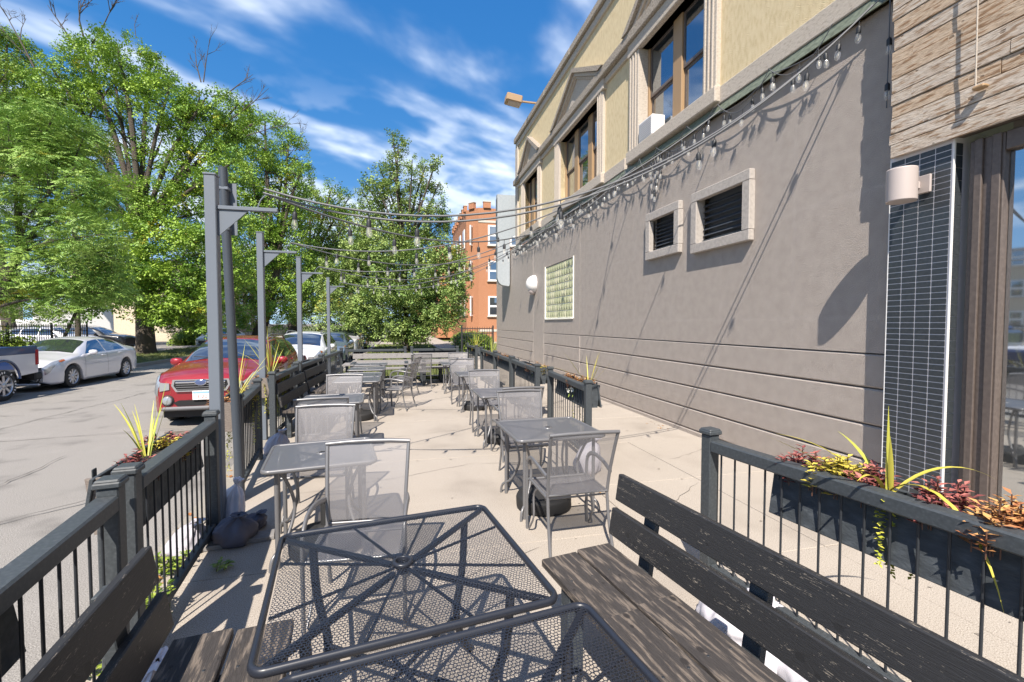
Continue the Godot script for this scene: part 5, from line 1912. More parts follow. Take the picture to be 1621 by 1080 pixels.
func pickup(navy: Material, silver: Material) -> void:
	var g := "cars parked across the street"
	var t := thing("pickup_truck", "two-tone navy and silver pickup truck with white lettered tyre, in front of the silver sedan", "pickup truck", Vector3(-10.27, -0.11, -14.45), 1.0, g)
	# own z runs from the tailgate (0) back towards the cab, so it is built from the tail
	var x := 0.95
	# bed sides with a wheel opening, silver below a navy band
	for s in [-1.0, 1.0]:
		var side := [[0.0, 0.60], [0.0, 1.10], [-2.3, 1.10], [-2.3, 0.52], [-1.58, 0.52]]
		for k in 13:
			var a := PI * k / 12.0
			side.append([-1.10 - cos(a) * 0.47, 0.50 + sin(a) * 0.47])
		side.append([-0.62, 0.56])
		var m := MB.new()
		m.prism(T(Vector3(s * x - (0.05 if s > 0 else 0.0), 0, 0), 90), side, 0.05)
		part(t, "bed_side", m, silver)
		bpart(t, "bed_band", Vector3(s * x - 0.055 if s > 0 else s * x - 0.008, 1.085, 0.0), Vector3(s * x + 0.008 if s > 0 else s * x + 0.055, 1.30, 2.3), navy, 0.02)
		bpart(t, "tail_lamp", Vector3(s * x - 0.06 if s > 0 else s * x - 0.014, 0.80, -0.02), Vector3(s * x + 0.014 if s > 0 else s * x + 0.06, 1.20, 0.09), M.tail, 0.01)
		var ar := MB.new()
		var pts := []
		for k in 15:
			var a := PI * k / 14.0
			pts.append(Vector3(s * (x + 0.01), 0.50 + sin(a) * 0.48, 1.10 - cos(a) * 0.48))
		ar.tube(pts, 0.03, 6)
		part(t, "arch_trim", ar, navy)
	bpart(t, "tailgate", Vector3(-0.89, 0.60, 0.0), Vector3(0.89, 1.27, 0.05), navy, 0.015)
	bpart(t, "rear_bumper", Vector3(-0.95, 0.40, -0.16), Vector3(0.95, 0.60, 0.10), M.rubber, 0.03)
	bpart(t, "bed_floor", Vector3(-0.88, 0.62, 0.06), Vector3(0.88, 0.68, 2.3), M.rubber)
	bpart(t, "chassis", Vector3(-0.6, 0.35, 0.1), Vector3(0.6, 0.6, 5.1), M.rubber)
	bpart(t, "cab_lower", Vector3(-0.95, 0.45, 2.32), Vector3(0.95, 1.15, 4.1), silver, 0.05)
	bpart(t, "cab_roof", Vector3(-0.74, 1.66, 2.40), Vector3(0.74, 1.80, 3.55), navy, 0.06)
	bpart(t, "cab_glass", Vector3(-0.80, 1.15, 2.36), Vector3(0.80, 1.67, 3.8), M.car_glass, 0.1)
	bpart(t, "bonnet", Vector3(-0.93, 0.48, 4.05), Vector3(0.93, 1.08, 5.3), navy, 0.08)
	var wm := wheel_meshes(0.38, 0.26, 8)
	for z in [1.10, 4.55]:
		for s in [-1.0, 1.0]:
			var w := part(t, "wheel", wm[0], M.rubber, T(Vector3(s * 0.84, 0.38, z), 0.0 if s > 0 else 180.0))
			part(w, "rim", wm[1], M.rim)
			part(w, "wheel_disc", wm[2], M.dark_gap)
			# raised white tyre lettering, as short bars on the sidewall
			var lm := MB.new()
			for k in 16:
				if k in [5, 6, 13, 14]: continue
				var a := TAU * k / 28.0 + (0.0 if k < 8 else PI - 0.9)
				lm.box(Transform3D(Basis(Vector3.RIGHT, a), Vector3(0.133, 0, 0)) * T(Vector3(0, 0.315, 0)), Vector3(0.004, 0.045, 0.03))
			part(w, "tyre_lettering", lm, M.white_paint).set_meta("kind", "stuff")

# ---------------------------------------------------------------- trees
# one spray of leaves; kind 0 small broad leaves, 1 feather leaves, 2 larger heart leaves
func spray(kind: int, seed_: int) -> ArrayMesh:
	rng.seed = seed_
	var m := MB.new()
	# several tufts, each a fan of leaves round a twig end, make one spray
	for tuft in (7 if kind == 1 else 6):
		var o := Vector3(rnd(-1, 1), rnd(-0.8, 0.8), rnd(-1, 1)).normalized() * (0.12 + 0.40 * rng.randf())
		if kind == 1:
			var a := rnd(0, TAU)
			var d := Vector3(cos(a), rnd(-0.1, 0.25), sin(a)).normalized()
			var p := o
			for j in 7:
				p += d * 0.062
				d = (d + Vector3(0, -0.07, 0)).normalized()
				var side := d.cross(Vector3.UP).normalized()
				for s in [-1.0, 1.0]:
					var q: Vector3 = p + (side * s + d * 0.35 + Vector3(0, -0.25, 0)).normalized() * 0.12
					var w := d * 0.017 + Vector3(0, rnd(-0.012, 0.012), 0)
					m.quad(p, p.lerp(q, 0.45) + w, q, p.lerp(q, 0.45) - w)
			continue
		var n := 12 if kind == 0 else 11
		var size := 0.112 if kind == 0 else 0.115
		for k in n:
			var p := o + Vector3(rnd(-1, 1), rnd(-0.7, 0.7), rnd(-1, 1)).normalized() * pow(rng.randf(), 0.5) * 0.17
			var d := ((p - o) * 5.0 + Vector3(rnd(-1, 1), rnd(-1.0, 0.3), rnd(-1, 1))).normalized()
			var side := d.cross(Vector3.UP).normalized()
			side = side.rotated(d, rnd(-0.6, 0.6))
			var L := size * rnd(0.75, 1.3)
			var w := side * L * (0.36 if kind == 0 else 0.46)
			m.quad(p, p + d * L * 0.5 + w, p + d * L, p + d * L * 0.5 - w)
	return m.mesh()

var sprays := {}
# blobs: [px, py, radius px, depth offset, sprays]; dens scales all counts
func tree(called: String, label: String, base: Vector3, depth: float, trunk_r: float, fork: Vector3, blobs: Array, kind: int, leaf_a: Color, leaf_b: Color, dens := 1.0, seed_ := 1, scale := 1.0, dead: Array = []) -> void:
	var t := thing(called, label, "tree", base, 0, "trees along the street")
	if not sprays.has(kind):
		sprays[kind] = [spray(kind, 300 + kind), spray(kind, 330 + kind)]
	rng.seed = seed_ * 97
	var px := depth / 720.0
	var cs := []
	var rs := []
	var tot := 0.0
	for b in blobs:
		var dz: float = b[3] if b.size() > 3 else rnd(-0.35, 0.35) * 90.0
		cs.append(seen(b[0], b[1], depth + dz * px) - base)
		rs.append(b[2] * px)
	# wood
	var w := MB.new()
	var f := fork - base
	var trunk := [Vector3(0, -0.1, 0), Vector3(0.0, 0.25, 0), f * 0.3 + Vector3(0, 0.1, 0), f * 0.66, f]
	w.tube(smooth(trunk, 3), smooth_r([trunk_r * 1.5, trunk_r * 1.12, trunk_r * 0.95, trunk_r * 0.82, trunk_r * 0.72], 3), 12)
	for k in cs.size():
		var c: Vector3 = cs[k]
		var start := f
		if c.y < f.y * 0.9:
			start = f * clampf(c.y / f.y * 0.85, 0.35, 1.0)
		var mid := start.lerp(c, 0.5) + Vector3(rnd(-0.3, 0.3), rnd(0.0, 0.12) * (c - start).length(), rnd(-0.3, 0.3))
		var r0 := clampf(trunk_r * 0.16 + 0.012 * (c - start).length(), 0.05, trunk_r * 0.5)
		w.tube(smooth([start, mid, c, c + (c - mid).normalized() * rs[k] * 0.7], 3), smooth_r([r0, r0 * 0.7, r0 * 0.42, 0.015], 3), 6, false)
		for q in 4:
			var d := Vector3(rnd(-1, 1), rnd(-0.3, 1), rnd(-1, 1)).normalized()
			var s0 := mid.lerp(c, rnd(0.3, 1.0))
			w.tube([s0, s0 + d * rs[k] * 0.45 + Vector3(0, 0.05, 0), s0 + d * rs[k] * 0.95], [r0 * 0.4, r0 * 0.25, 0.01], 5, false)
	part(t, "trunk", w, M.bark)
	if dead.size():
		var dw := MB.new()
		for b in dead:
			var p0: Vector3 = seen(b[0], b[1], depth) - base
			var p1: Vector3 = seen(b[2], b[3], depth + rnd(-0.5, 0.5)) - base
			twig(dw, p0, p1 - p0, b[4], 3)
		part(t, "dead_branches", dw, M.deadwood)
	# leaves: sprays on the shells of the blobs, fewer inside
	var place := []
	for k in cs.size():
		var share: float = blobs[k][4] if blobs[k].size() > 4 else 1.0
		var n := int(maxf(rs[k] * rs[k], 0.12) * 54.0 * dens * share / (scale * scale))
		for i in n:
			var d := Vector3(rnd(-1, 1), rnd(-1, 1), rnd(-1, 1))
			while d.length() > 1.0:
				d = Vector3(rnd(-1, 1), rnd(-1, 1), rnd(-1, 1))
			d = d.normalized() * pow(d.length(), 0.45)
			# twigs gather the sprays into tufts
			var cell := (d * 2.6 + Vector3(k * 3.1, k * 1.7, k)).snapped(Vector3.ONE)
			var hsh := fmod(absf(sin(cell.x * 12.9 + cell.y * 78.2 + cell.z * 37.7) * 43758.5), 1.0)
			if hsh < 0.42 and rng.randf() < 0.9:
				continue
			var p: Vector3 = cs[k] + Vector3(d.x, d.y * 0.92, d.z) * rs[k] * (0.86 + 0.34 * hsh)
			place.append([p, hsh])
	for v in 2:
		var mine := []
		for i in place.size():
			if i % 2 == v: mine.append(place[i])
		var o := scatter(t, "crown", sprays[kind][v], M.leaf, mine.size(), func(i):
			var q: Vector3 = mine[i][0]
			var col := leaf_a.lerp(leaf_b, rng.randf())
			if rng.randf() < 0.02: col = col.lerp(Color(0.45, 0.36, 0.03), 0.7)
			return [T(q, rnd(0, 360), rnd(-30, 30), rnd(-30, 30)).scaled_local(Vector3.ONE * rnd(0.65, 1.4) * scale), col])
		o.set_meta("kind", "stuff")

func smooth_r(rs: Array, sub: int) -> Array:
	var out := []
	for i in rs.size() - 1:
		for k in sub:
			out.append(lerpf(rs[i], rs[i + 1], float(k) / sub))
	out.append(rs[rs.size() - 1])
	return out

func twig(m: MB, p: Vector3, d: Vector3, r: float, level: int) -> void:
	var e := p + d
	var bend := Vector3(rnd(-1, 1), rnd(-1, 1), rnd(-1, 1)) * d.length() * 0.07
	m.tube([p, p + d * 0.5 + bend, e], [r, r * 0.7, r * 0.25], 5, false)
	if level == 0:
		return
	for k in 4:
		var f := rnd(0.3, 0.95)
		var nd := (d.normalized() + Vector3(rnd(-1, 1), rnd(-0.4, 0.8), rnd(-1, 1)) * 0.8).normalized() * d.length() * rnd(0.25, 0.5)
		twig(m, p + d * f + bend * (1.0 - absf(f - 0.5) * 2.0), nd, r * 0.5, level - 1)

func trees() -> void:
	var g0 := Color(0.125, 0.25, 0.036)
	var g1 := Color(0.31, 0.45, 0.052)
	# the big ivy-wrapped tree across the street
	tree("street_tree", "tall tree with ivy-wrapped trunk and bare twigs on top, across the street", Vector3(-15.0, 0, -31.6), 27.3, 0.46, seen(222, 370, 27.3),
		[[95, 128, 40], [140, 105, 42], [190, 98, 42], [235, 118, 36], [110, 172, 46], [185, 150, 38, 0, 0.6], [262, 160, 38], [315, 172, 30], [362, 182, 36], [388, 205, 22], [330, 215, 40, 10, 0.7], [95, 225, 44], [150, 240, 40, 20, 0.55], [205, 215, 34, 20, 0.5], [250, 235, 40, 20, 0.55], [305, 262, 44, 0, 0.8], [352, 268, 36], [120, 300, 50, 0, 0.8], [185, 325, 48, -25, 0.8], [255, 325, 48, -10, 0.8], [318, 338, 52], [150, 390, 50], [222, 395, 52, -40, 0.8], [288, 410, 60, -30], [345, 415, 50], [200, 452, 42, -40], [262, 462, 50, -50], [315, 478, 42, -40], [285, 498, 28, -40]],
		0, g0, g1, 1.05, 1, 0.95, [[120, 75, 75, 8, 0.05], [135, 70, 128, 2, 0.06], [145, 70, 180, 5, 0.05], [65, 130, 5, 15, 0.06], [318, 130, 308, 70, 0.04], [322, 130, 332, 60, 0.035], [345, 160, 400, 118, 0.04], [350, 200, 425, 140, 0.04], [390, 215, 470, 195, 0.03], [440, 240, 490, 235, 0.02], [215, 60, 218, 25, 0.02]])
	# feather-leaved tree at the left edge, nearer
	tree("feather_tree", "feather-leaved tree over the pickup truck at the far kerb", Vector3(-14.8, 0, -19.6), 16.6, 0.14, seen(30, 400, 16.6),
		[[15, 215, 48], [75, 205, 42], [125, 235, 42], [30, 275, 52], [95, 290, 52], [145, 300, 34], [15, 345, 52], [75, 360, 55], [135, 375, 45], [165, 405, 30], [30, 425, 52], [95, 430, 50], [150, 448, 36], [178, 452, 24], [20, 470, 40], [105, 470, 32]],
		1, Color(0.15, 0.29, 0.05), Color(0.31, 0.44, 0.09), 1.55, 2, 0.82)
	tree("street_tree", "dark green tree behind the feather-leaved tree at the lot", Vector3(-22.5, 0, -33), 30.0, 0.3, seen(-15, 300, 27.0),
		[[-25, 75, 50], [10, 85, 38], [-10, 135, 52], [42, 160, 40], [66, 195, 40], [10, 195, 60], [50, 235, 50], [-25, 260, 60]], 0, g0, Color(0.26, 0.36, 0.045), 0.8, 3)
	tree("street_tree", "bright green tree with a grey trunk behind the red car", Vector3(-13.0, 0, -46.0), 42.0, 0.55, seen(438, 420, 42),
		[[370, 235, 40], [420, 215, 38], [455, 245, 34], [395, 275, 45], [445, 290, 42], [475, 275, 20], [370, 320, 48], [430, 335, 48], [470, 335, 28], [390, 380, 52], [445, 390, 48], [360, 420, 48], [410, 440, 52], [465, 430, 40], [380, 475, 45], [435, 480, 40], [478, 470, 30]],
		0, Color(0.14, 0.27, 0.036), Color(0.29, 0.42, 0.055), 0.75, 4, 1.25, [[455, 250, 480, 205, 0.03]])
	tree("street_tree", "grey-trunked tree in the middle of the row across the street", Vector3(-12.5, 0, -56.0), 51.6, 0.6, seen(488, 440, 51.6),
		[[490, 330, 32], [520, 315, 28], [545, 325, 24], [500, 365, 40], [540, 365, 36], [485, 410, 40], [530, 410, 42], [560, 400, 28], [495, 455, 40], [545, 455, 40], [510, 490, 34], [560, 490, 30]],
		0, Color(0.10, 0.20, 0.03), Color(0.28, 0.38, 0.055), 0.6, 5, 1.5)
	# the linden on the strip behind the patio
	tree("linden_tree", "slender linden with a narrow top on the grass strip behind the far railing", Vector3(0.26, 0, -29.3), 28.6, 0.17, seen(640, 400, 28.6),
		[[622, 217, 9, 0], [630, 238, 15, 0], [622, 262, 15, 0], [652, 262, 13], [602, 268, 9], [630, 290, 22, 0, 0.7], [672, 268, 8], [688, 262, 7], [667, 298, 15], [692, 297, 11], [597, 300, 13], [580, 292, 8], [575, 305, 6], [618, 325, 27, 0, 0.7], [655, 335, 23, 5, 0.7], [690, 330, 15], [590, 335, 22], [600, 365, 27, 8, 0.8], [650, 370, 31, 0, 0.75], [690, 365, 20], [705, 350, 10], [578, 372, 18], [570, 400, 26], [615, 405, 38], [665, 410, 40], [705, 405, 26], [545, 425, 26], [590, 440, 40], [640, 445, 44, -25], [690, 445, 34], [724, 432, 18], [728, 450, 14], [530, 455, 26], [560, 475, 36], [610, 485, 42, -20], [660, 485, 40], [705, 480, 30], [728, 478, 13], [520, 430, 14], [535, 500, 26], [580, 512, 28], [625, 518, 26], [665, 515, 24], [700, 505, 20], [640, 535, 13], [662, 535, 14]],
		2, Color(0.15, 0.25, 0.06), Color(0.33, 0.42, 0.12), 1.0, 6, 0.80)
	# the row far down the street
	var far := [[592, 395, 60, 78, "round dark tree far down the street behind the linden"], [556, 360, 45, 70, "olive tree far down the street left of the linden"], [420, 430, 80, 95, "broad tree closing the street behind the parked cars"], [330, 440, 80, 85, "broad dark tree behind the pale houses"], [690, 470, 45, 70, "small tree at the end of the far footpath"]]
	var s := 20
	for q in far:
		var d: float = q[3]
		var base := seen(q[0], 525, d)
		base.y = 0
		tree("distant_tree", q[4], base, d, 0.4, seen(q[0], q[1] + q[2] * 0.7, d), [[q[0], q[1], q[2] * 0.6], [q[0] - q[2] * 0.5, q[1] + q[2] * 0.4, q[2] * 0.6], [q[0] + q[2] * 0.5, q[1] + q[2] * 0.4, q[2] * 0.6], [q[0], q[1] + q[2] * 0.9, q[2] * 0.8], [q[0] - q[2] * 0.6, q[1] + q[2] * 1.2, q[2] * 0.5], [q[0] + q[2] * 0.6, q[1] + q[2] * 1.2, q[2] * 0.5]], 0, Color(0.10, 0.17, 0.035), Color(0.24, 0.30, 0.07), 0.32, s, 2.2)
		s += 1
	# low trees and shrubs by the lot
	tree("young_tree", "small leafy tree in front of the iron fence by the lot", Vector3(-15.2, 0, -24.5), 20.4, 0.07, seen(130, 470, 20.4), [[60, 470, 32], [105, 460, 32], [150, 455, 30], [185, 462, 20], [120, 480, 25, 0, 0.6]], 0, g0, Color(0.26, 0.36, 0.045), 0.9, 41, 0.8)

func shrub(label: String, at: Vector3, r: float, h: float, n: int, s: int, flower := false) -> void:
	rng.seed = s
	var t := thing("shrub", label, "shrub", at, 0, "shrubs in the yards")
	var b := MB.new()
	for k in 9:
		var a := k * 2.4
		b.tube([Vector3.ZERO, Vector3(cos(a) * r * 0.5, h * 0.75, sin(a) * r * 0.5)], [0.018, 0.006], 5, false)
	part(t, "stems", b, M.deadwood)
	if not sprays.has(2):
		sprays[2] = [spray(2, 302), spray(2, 332)]
	var o := scatter(t, "foliage", sprays[2][0], M.leaf, n, func(_i):
		var d := Vector3(rnd(-1, 1), rnd(0, 1), rnd(-1, 1)).normalized() * pow(rng.randf(), 0.4)
		return [T(Vector3(d.x * r, 0.1 + d.y * h, d.z * r), rnd(0, 360), rnd(-30, 30)).scaled_local(Vector3.ONE * rnd(0.7, 1.2)), Color(0.10, 0.18, 0.03).lerp(Color(0.26, 0.35, 0.05), rng.randf())])
	o.set_meta("kind", "stuff")

# weeds in the gutter under the left railing
func weed(label: String, at: Vector3, r: float, h: float, n: int, s: int) -> void:
	rng.seed = s
	var m := MB.new()
	for k in n:
		var a := rnd(0, TAU)
		var q := sqrt(rng.randf()) * r
		var base := Vector3(cos(a) * q, 0, sin(a) * q)
		var top := base + Vector3(rnd(-0.05, 0.05), h * rnd(0.5, 1.1), rnd(-0.05, 0.05))
		m.col = Color(0.12, 0.16, 0.03)
		m.tube([base, top], 0.0022, 4, false)
		for j in 7:
			m.col = Color(0.10, 0.20, 0.025).lerp(Color(0.33, 0.38, 0.06), rng.randf())
			var b := rnd(0, TAU)
			leafy(m, base.lerp(top, rnd(0.3, 1.0)), Vector3(cos(b), rnd(-0.1, 0.6), sin(b)), rnd(0.03, 0.055), 0.022)
	var o := part(self, "weed_clump", m, M.plant, T(at))
	tag(o, label, "weeds", "weeds along the kerb")

# ---------------------------------------------------------------- houses and fences further off
func iron_fence(label: String, a: Vector2, b: Vector2, h: float, gap := 0.12, posts := 2.4, group := "") -> void:
	var d := b - a
	var L := d.length()
	var t := thing("iron_fence", label, "fence", Vector3(a.x, 0, a.y), rad_to_deg(atan2(-d.y, d.x)), group)
	for y in [h * 0.12, h * 0.80, h * 0.94]:
		bpart(t, "rail", Vector3(0.035, y - 0.02, -0.018), Vector3(L - 0.035, y + 0.02, 0.018), M.iron)
	var n := int(L / posts)
	for k in n + 1:
		bpart(t, "fence_post", Vector3(L * k / n - 0.032, 0, -0.032), Vector3(L * k / n + 0.032, h + 0.06, 0.032), M.iron, 0.004)
	var pm := box_mesh(Vector3(0.02, h * 0.97, 0.02))
	var c := int(L / gap)
	if c <= 60:
		for k in c:
			part(t, "picket", pm, M.iron, T(Vector3((k + 0.5) * L / c, h * 0.485 + 0.04, 0)))
	else:
		var m := MB.new()
		for k in c:
			m.box(T(Vector3((k + 0.5) * L / c, h * 0.485 + 0.04, 0)), Vector3(0.022, h * 0.97, 0.022))
		var o := part(t, "pickets", m, M.iron)
		o.set_meta("kind", "stuff")

func house_window(b: Node3D, z_face: float, x: float, y: float, w: float, h: float) -> void:
	var f := part(b, "window", box_mesh(Vector3(w, h, 0.12), 0.01), M.white_paint, T(Vector3(x, y, z_face)))
	for s in [-1.0, 1.0]:
		part(f, "pane", box_mesh(Vector3(w - 0.32, h * 0.5 - 0.24, 0.02)), M.glass, T(Vector3(0, s * h * 0.24, 0.062)))
	part(f, "sill", box_mesh(Vector3(w + 0.2, 0.10, 0.2), 0.01), M.stone, T(Vector3(0, -h * 0.5 - 0.05, 0.05)))

func brick_house() -> void:
	var t := thing("brick_apartment_house", "three-storey red brick apartment house with battlements and white windows", "building", Vector3(7.2, 0, -44.0), 0)
	# main block and a bay whose corner is cut, drawn in plan and raised
	var lay := func(ps: Array, h: float, called: String, crenel: bool):
		var m := MB.new()
		m.prism(Transform3D(Basis(Vector3(1, 0, 0), Vector3(0, 0, -1), Vector3(0, 1, 0)), Vector3.ZERO), ps, h)
		var o := part(t, called, m, M.brick_wall)
		for k in ps.size():
			var a := Vector2(ps[k][0], -ps[k][1])
			var b := Vector2(ps[(k + 1) % ps.size()][0], -ps[(k + 1) % ps.size()][1])
			var L := a.distance_to(b)
			if L < 0.5 or not crenel: continue
			var n := maxi(1, int(L / 1.5))
			for j in n:
				var q := a.lerp(b, (j + 0.5) / n)
				part(o, "battlement", box_mesh(Vector3(0.72, 0.55, 0.32)), M.brick_wall, T(Vector3(q.x, h + 0.275, q.y), rad_to_deg(atan2(-(b - a).y, (b - a).x))))
				part(o, "battlement_cap", box_mesh(Vector3(0.80, 0.10, 0.40), 0.01), M.stone, T(Vector3(q.x, h + 0.60, q.y), rad_to_deg(atan2(-(b - a).y, (b - a).x))))
		return o
	lay.call([[0.0, 0.0], [5.0, 0.0], [5.0, 14.0], [-1.0, 14.0], [-1.0, 1.4]], 13.0, "bay_block", true)
	lay.call([[-3.1, 14.2], [6.0, 14.2], [6.0, 26.0], [-3.1, 26.0]], 11.2, "wing", true)
	# bands of stone
	for y in [1.0, 11.6]:
		bpart(t, "stone_band", Vector3(-0.02, y, -0.02), Vector3(5.02, y + 0.22, 0.05), M.stone)
	for f in 3:
		var y := 3.5 + f * 3.45
		house_window(t, 0.03, 1.55, y, 1.25, 1.95)
		house_window(t, 0.03, 3.75, y, 1.25, 1.95)
		# windows on the cut corner and on the street side
		var wn := part(t, "window", box_mesh(Vector3(0.85, 1.95, 0.12), 0.01), M.white_paint, T(Vector3(-0.5, y, -0.70) + Vector3(-0.025, 0, 0.018), 180 + 54.5 + 180 - 180.0 - 90.0 - 90.0))
		part(wn, "pane", box_mesh(Vector3(0.55, 1.65, 0.02)), M.glass, T(Vector3(0, 0, 0.062)))
		for z in [-3.0, -6.2, -9.4, -12.4]:
			var ws := part(t, "window", box_mesh(Vector3(0.12, 1.9, 1.1), 0.01), M.white_paint, T(Vector3(-1.03, y, z)))
			part(ws, "pane", box_mesh(Vector3(0.02, 1.6, 0.8)), M.glass, T(Vector3(-0.062, 0, 0)))
	bpart(t, "drainpipe", Vector3(2.55, 0.3, 0.0), Vector3(2.63, 12.8, 0.08), M.stone)

func plain_house(label: String, called: String, at: Vector3, turn: float, size: Vector3, wall: Material, rows: int, cols: int) -> void:
	var t := thing(called, label, "building", at, turn, "houses across the street")
	bpart(t, "wall", Vector3(-size.x * 0.5, 0, -size.z), Vector3(size.x * 0.5, size.y, 0), wall)
	bpart(t, "roof", Vector3(-size.x * 0.5 - 0.15, size.y, -size.z - 0.15), Vector3(size.x * 0.5 + 0.15, size.y + 0.3, 0.15), M.trim)
	bpart(t, "band", Vector3(-size.x * 0.5 - 0.03, 0, -0.1), Vector3(size.x * 0.5 + 0.03, 0.7, 0.06), M.stone)
	for r in rows:
		for c in cols:
			house_window(t, 0.03, (c + 0.5 - cols * 0.5) * size.x / cols, 2.2 + r * 3.1, 1.1, 1.7)

func backdrop() -> void:
	brick_house()
	iron_fence("black iron fence across the yard at the end of the building", Vector2(2.75, -21.95), Vector2(4.3, -21.95), 1.62, 0.115, 1.5)
	iron_fence("black iron fence along the alley beyond the building", Vector2(4.62, -22.05), Vector2(12, -22.05), 1.62, 0.115, 2.4)
	iron_fence("long black iron fence between the lot and the opposite footpath", Vector2(-17.6, -4.0), Vector2(-17.6, -31.0), 1.75, 0.15, 2.6)
	iron_fence("black iron fence in front of the pale houses beyond the lot", Vector2(-17.6, -53.5), Vector2(-17.6, -80.0), 1.6, 0.16, 2.6)
	plain_house("long pale cream apartment house behind the parking lot", "apartment_house", Vector3(-46, 0, -44), 68, Vector3(34, 9.0, 12), M.pale_wall, 3, 11)
	plain_house("cream house across the street behind the white sedan", "cream_house", Vector3(-21, 0, -58), 90, Vector3(11, 7.5, 10), M.pale_wall, 2, 3)
	plain_house("tan brick house across the street behind the grey trunks", "tan_house", Vector3(-21, 0, -72), 90, Vector3(12, 9.0, 10), M.tan_wall, 2, 4)
	plain_house("brick house far down the street behind the linden", "far_house", Vector3(9.0, 0, -92), 0, Vector3(13, 8.5, 10), M.brick_wall, 2, 4)
	shrub("bright green shrub bed in front of the brick apartment house", Vector3(5.6, 0, -38.5), 1.4, 0.9, 330, 51)
	shrub("yellow green shrub beside the far footpath", Vector3(4.9, 0, -33.5), 0.9, 0.7, 220, 52)
	shrub("low green shrub against the iron fence of the yard", Vector3(4.6, 0, -29.0), 0.8, 0.7, 200, 53)
	shrub("dark shrub below the cream house across the street", Vector3(-17.0, 0, -43.0), 1.3, 1.2, 300, 54)
	shrub("round shrub at the foot of the wall across the street", Vector3(-18.4, 0, -48.0), 1.1, 1.0, 240, 55)
	shrub("shaded hedge shrub inside the lot fence near the white post", Vector3(-18.3, 0, -23.5), 1.2, 1.3, 280, 56)
	shrub("shaded hedge shrub inside the lot fence behind the silver sedan", Vector3(-18.4, 0, -26.0), 1.3, 1.2, 280, 57)
	# posts across the street
	var t := thing("utility_pole", "thin dark utility pole by the lot across the street", "pole", Vector3(-16.0, 0, -27.5))
	var m := MB.new()
	m.tube([Vector3(0, -0.1, 0), Vector3(0, 8.5, 0)], [0.13, 0.09], 10)
	part(t, "shaft", m, M.bark)
	t = thing("white_post", "white painted post at the lot entrance across the street", "post", Vector3(-16.2, 0, -22.2))
	m = MB.new()
	m.tube([Vector3(0, -0.1, 0), Vector3(0, 2.35, 0)], 0.13, 12)
	part(t, "shaft", m, M.white_paint)
	var b := thing("waste_basket", "brown box beside the far footpath", "box", Vector3(4.35, 0, -36.0))
	bpart(b, "box", Vector3(-0.4, 0, -0.3), Vector3(0.4, 0.62, 0.3), M.brown_paint, 0.03)
	bpart(b, "lid", Vector3(-0.43, 0.62, -0.33), Vector3(0.43, 0.69, 0.33), M.brown_paint, 0.02)

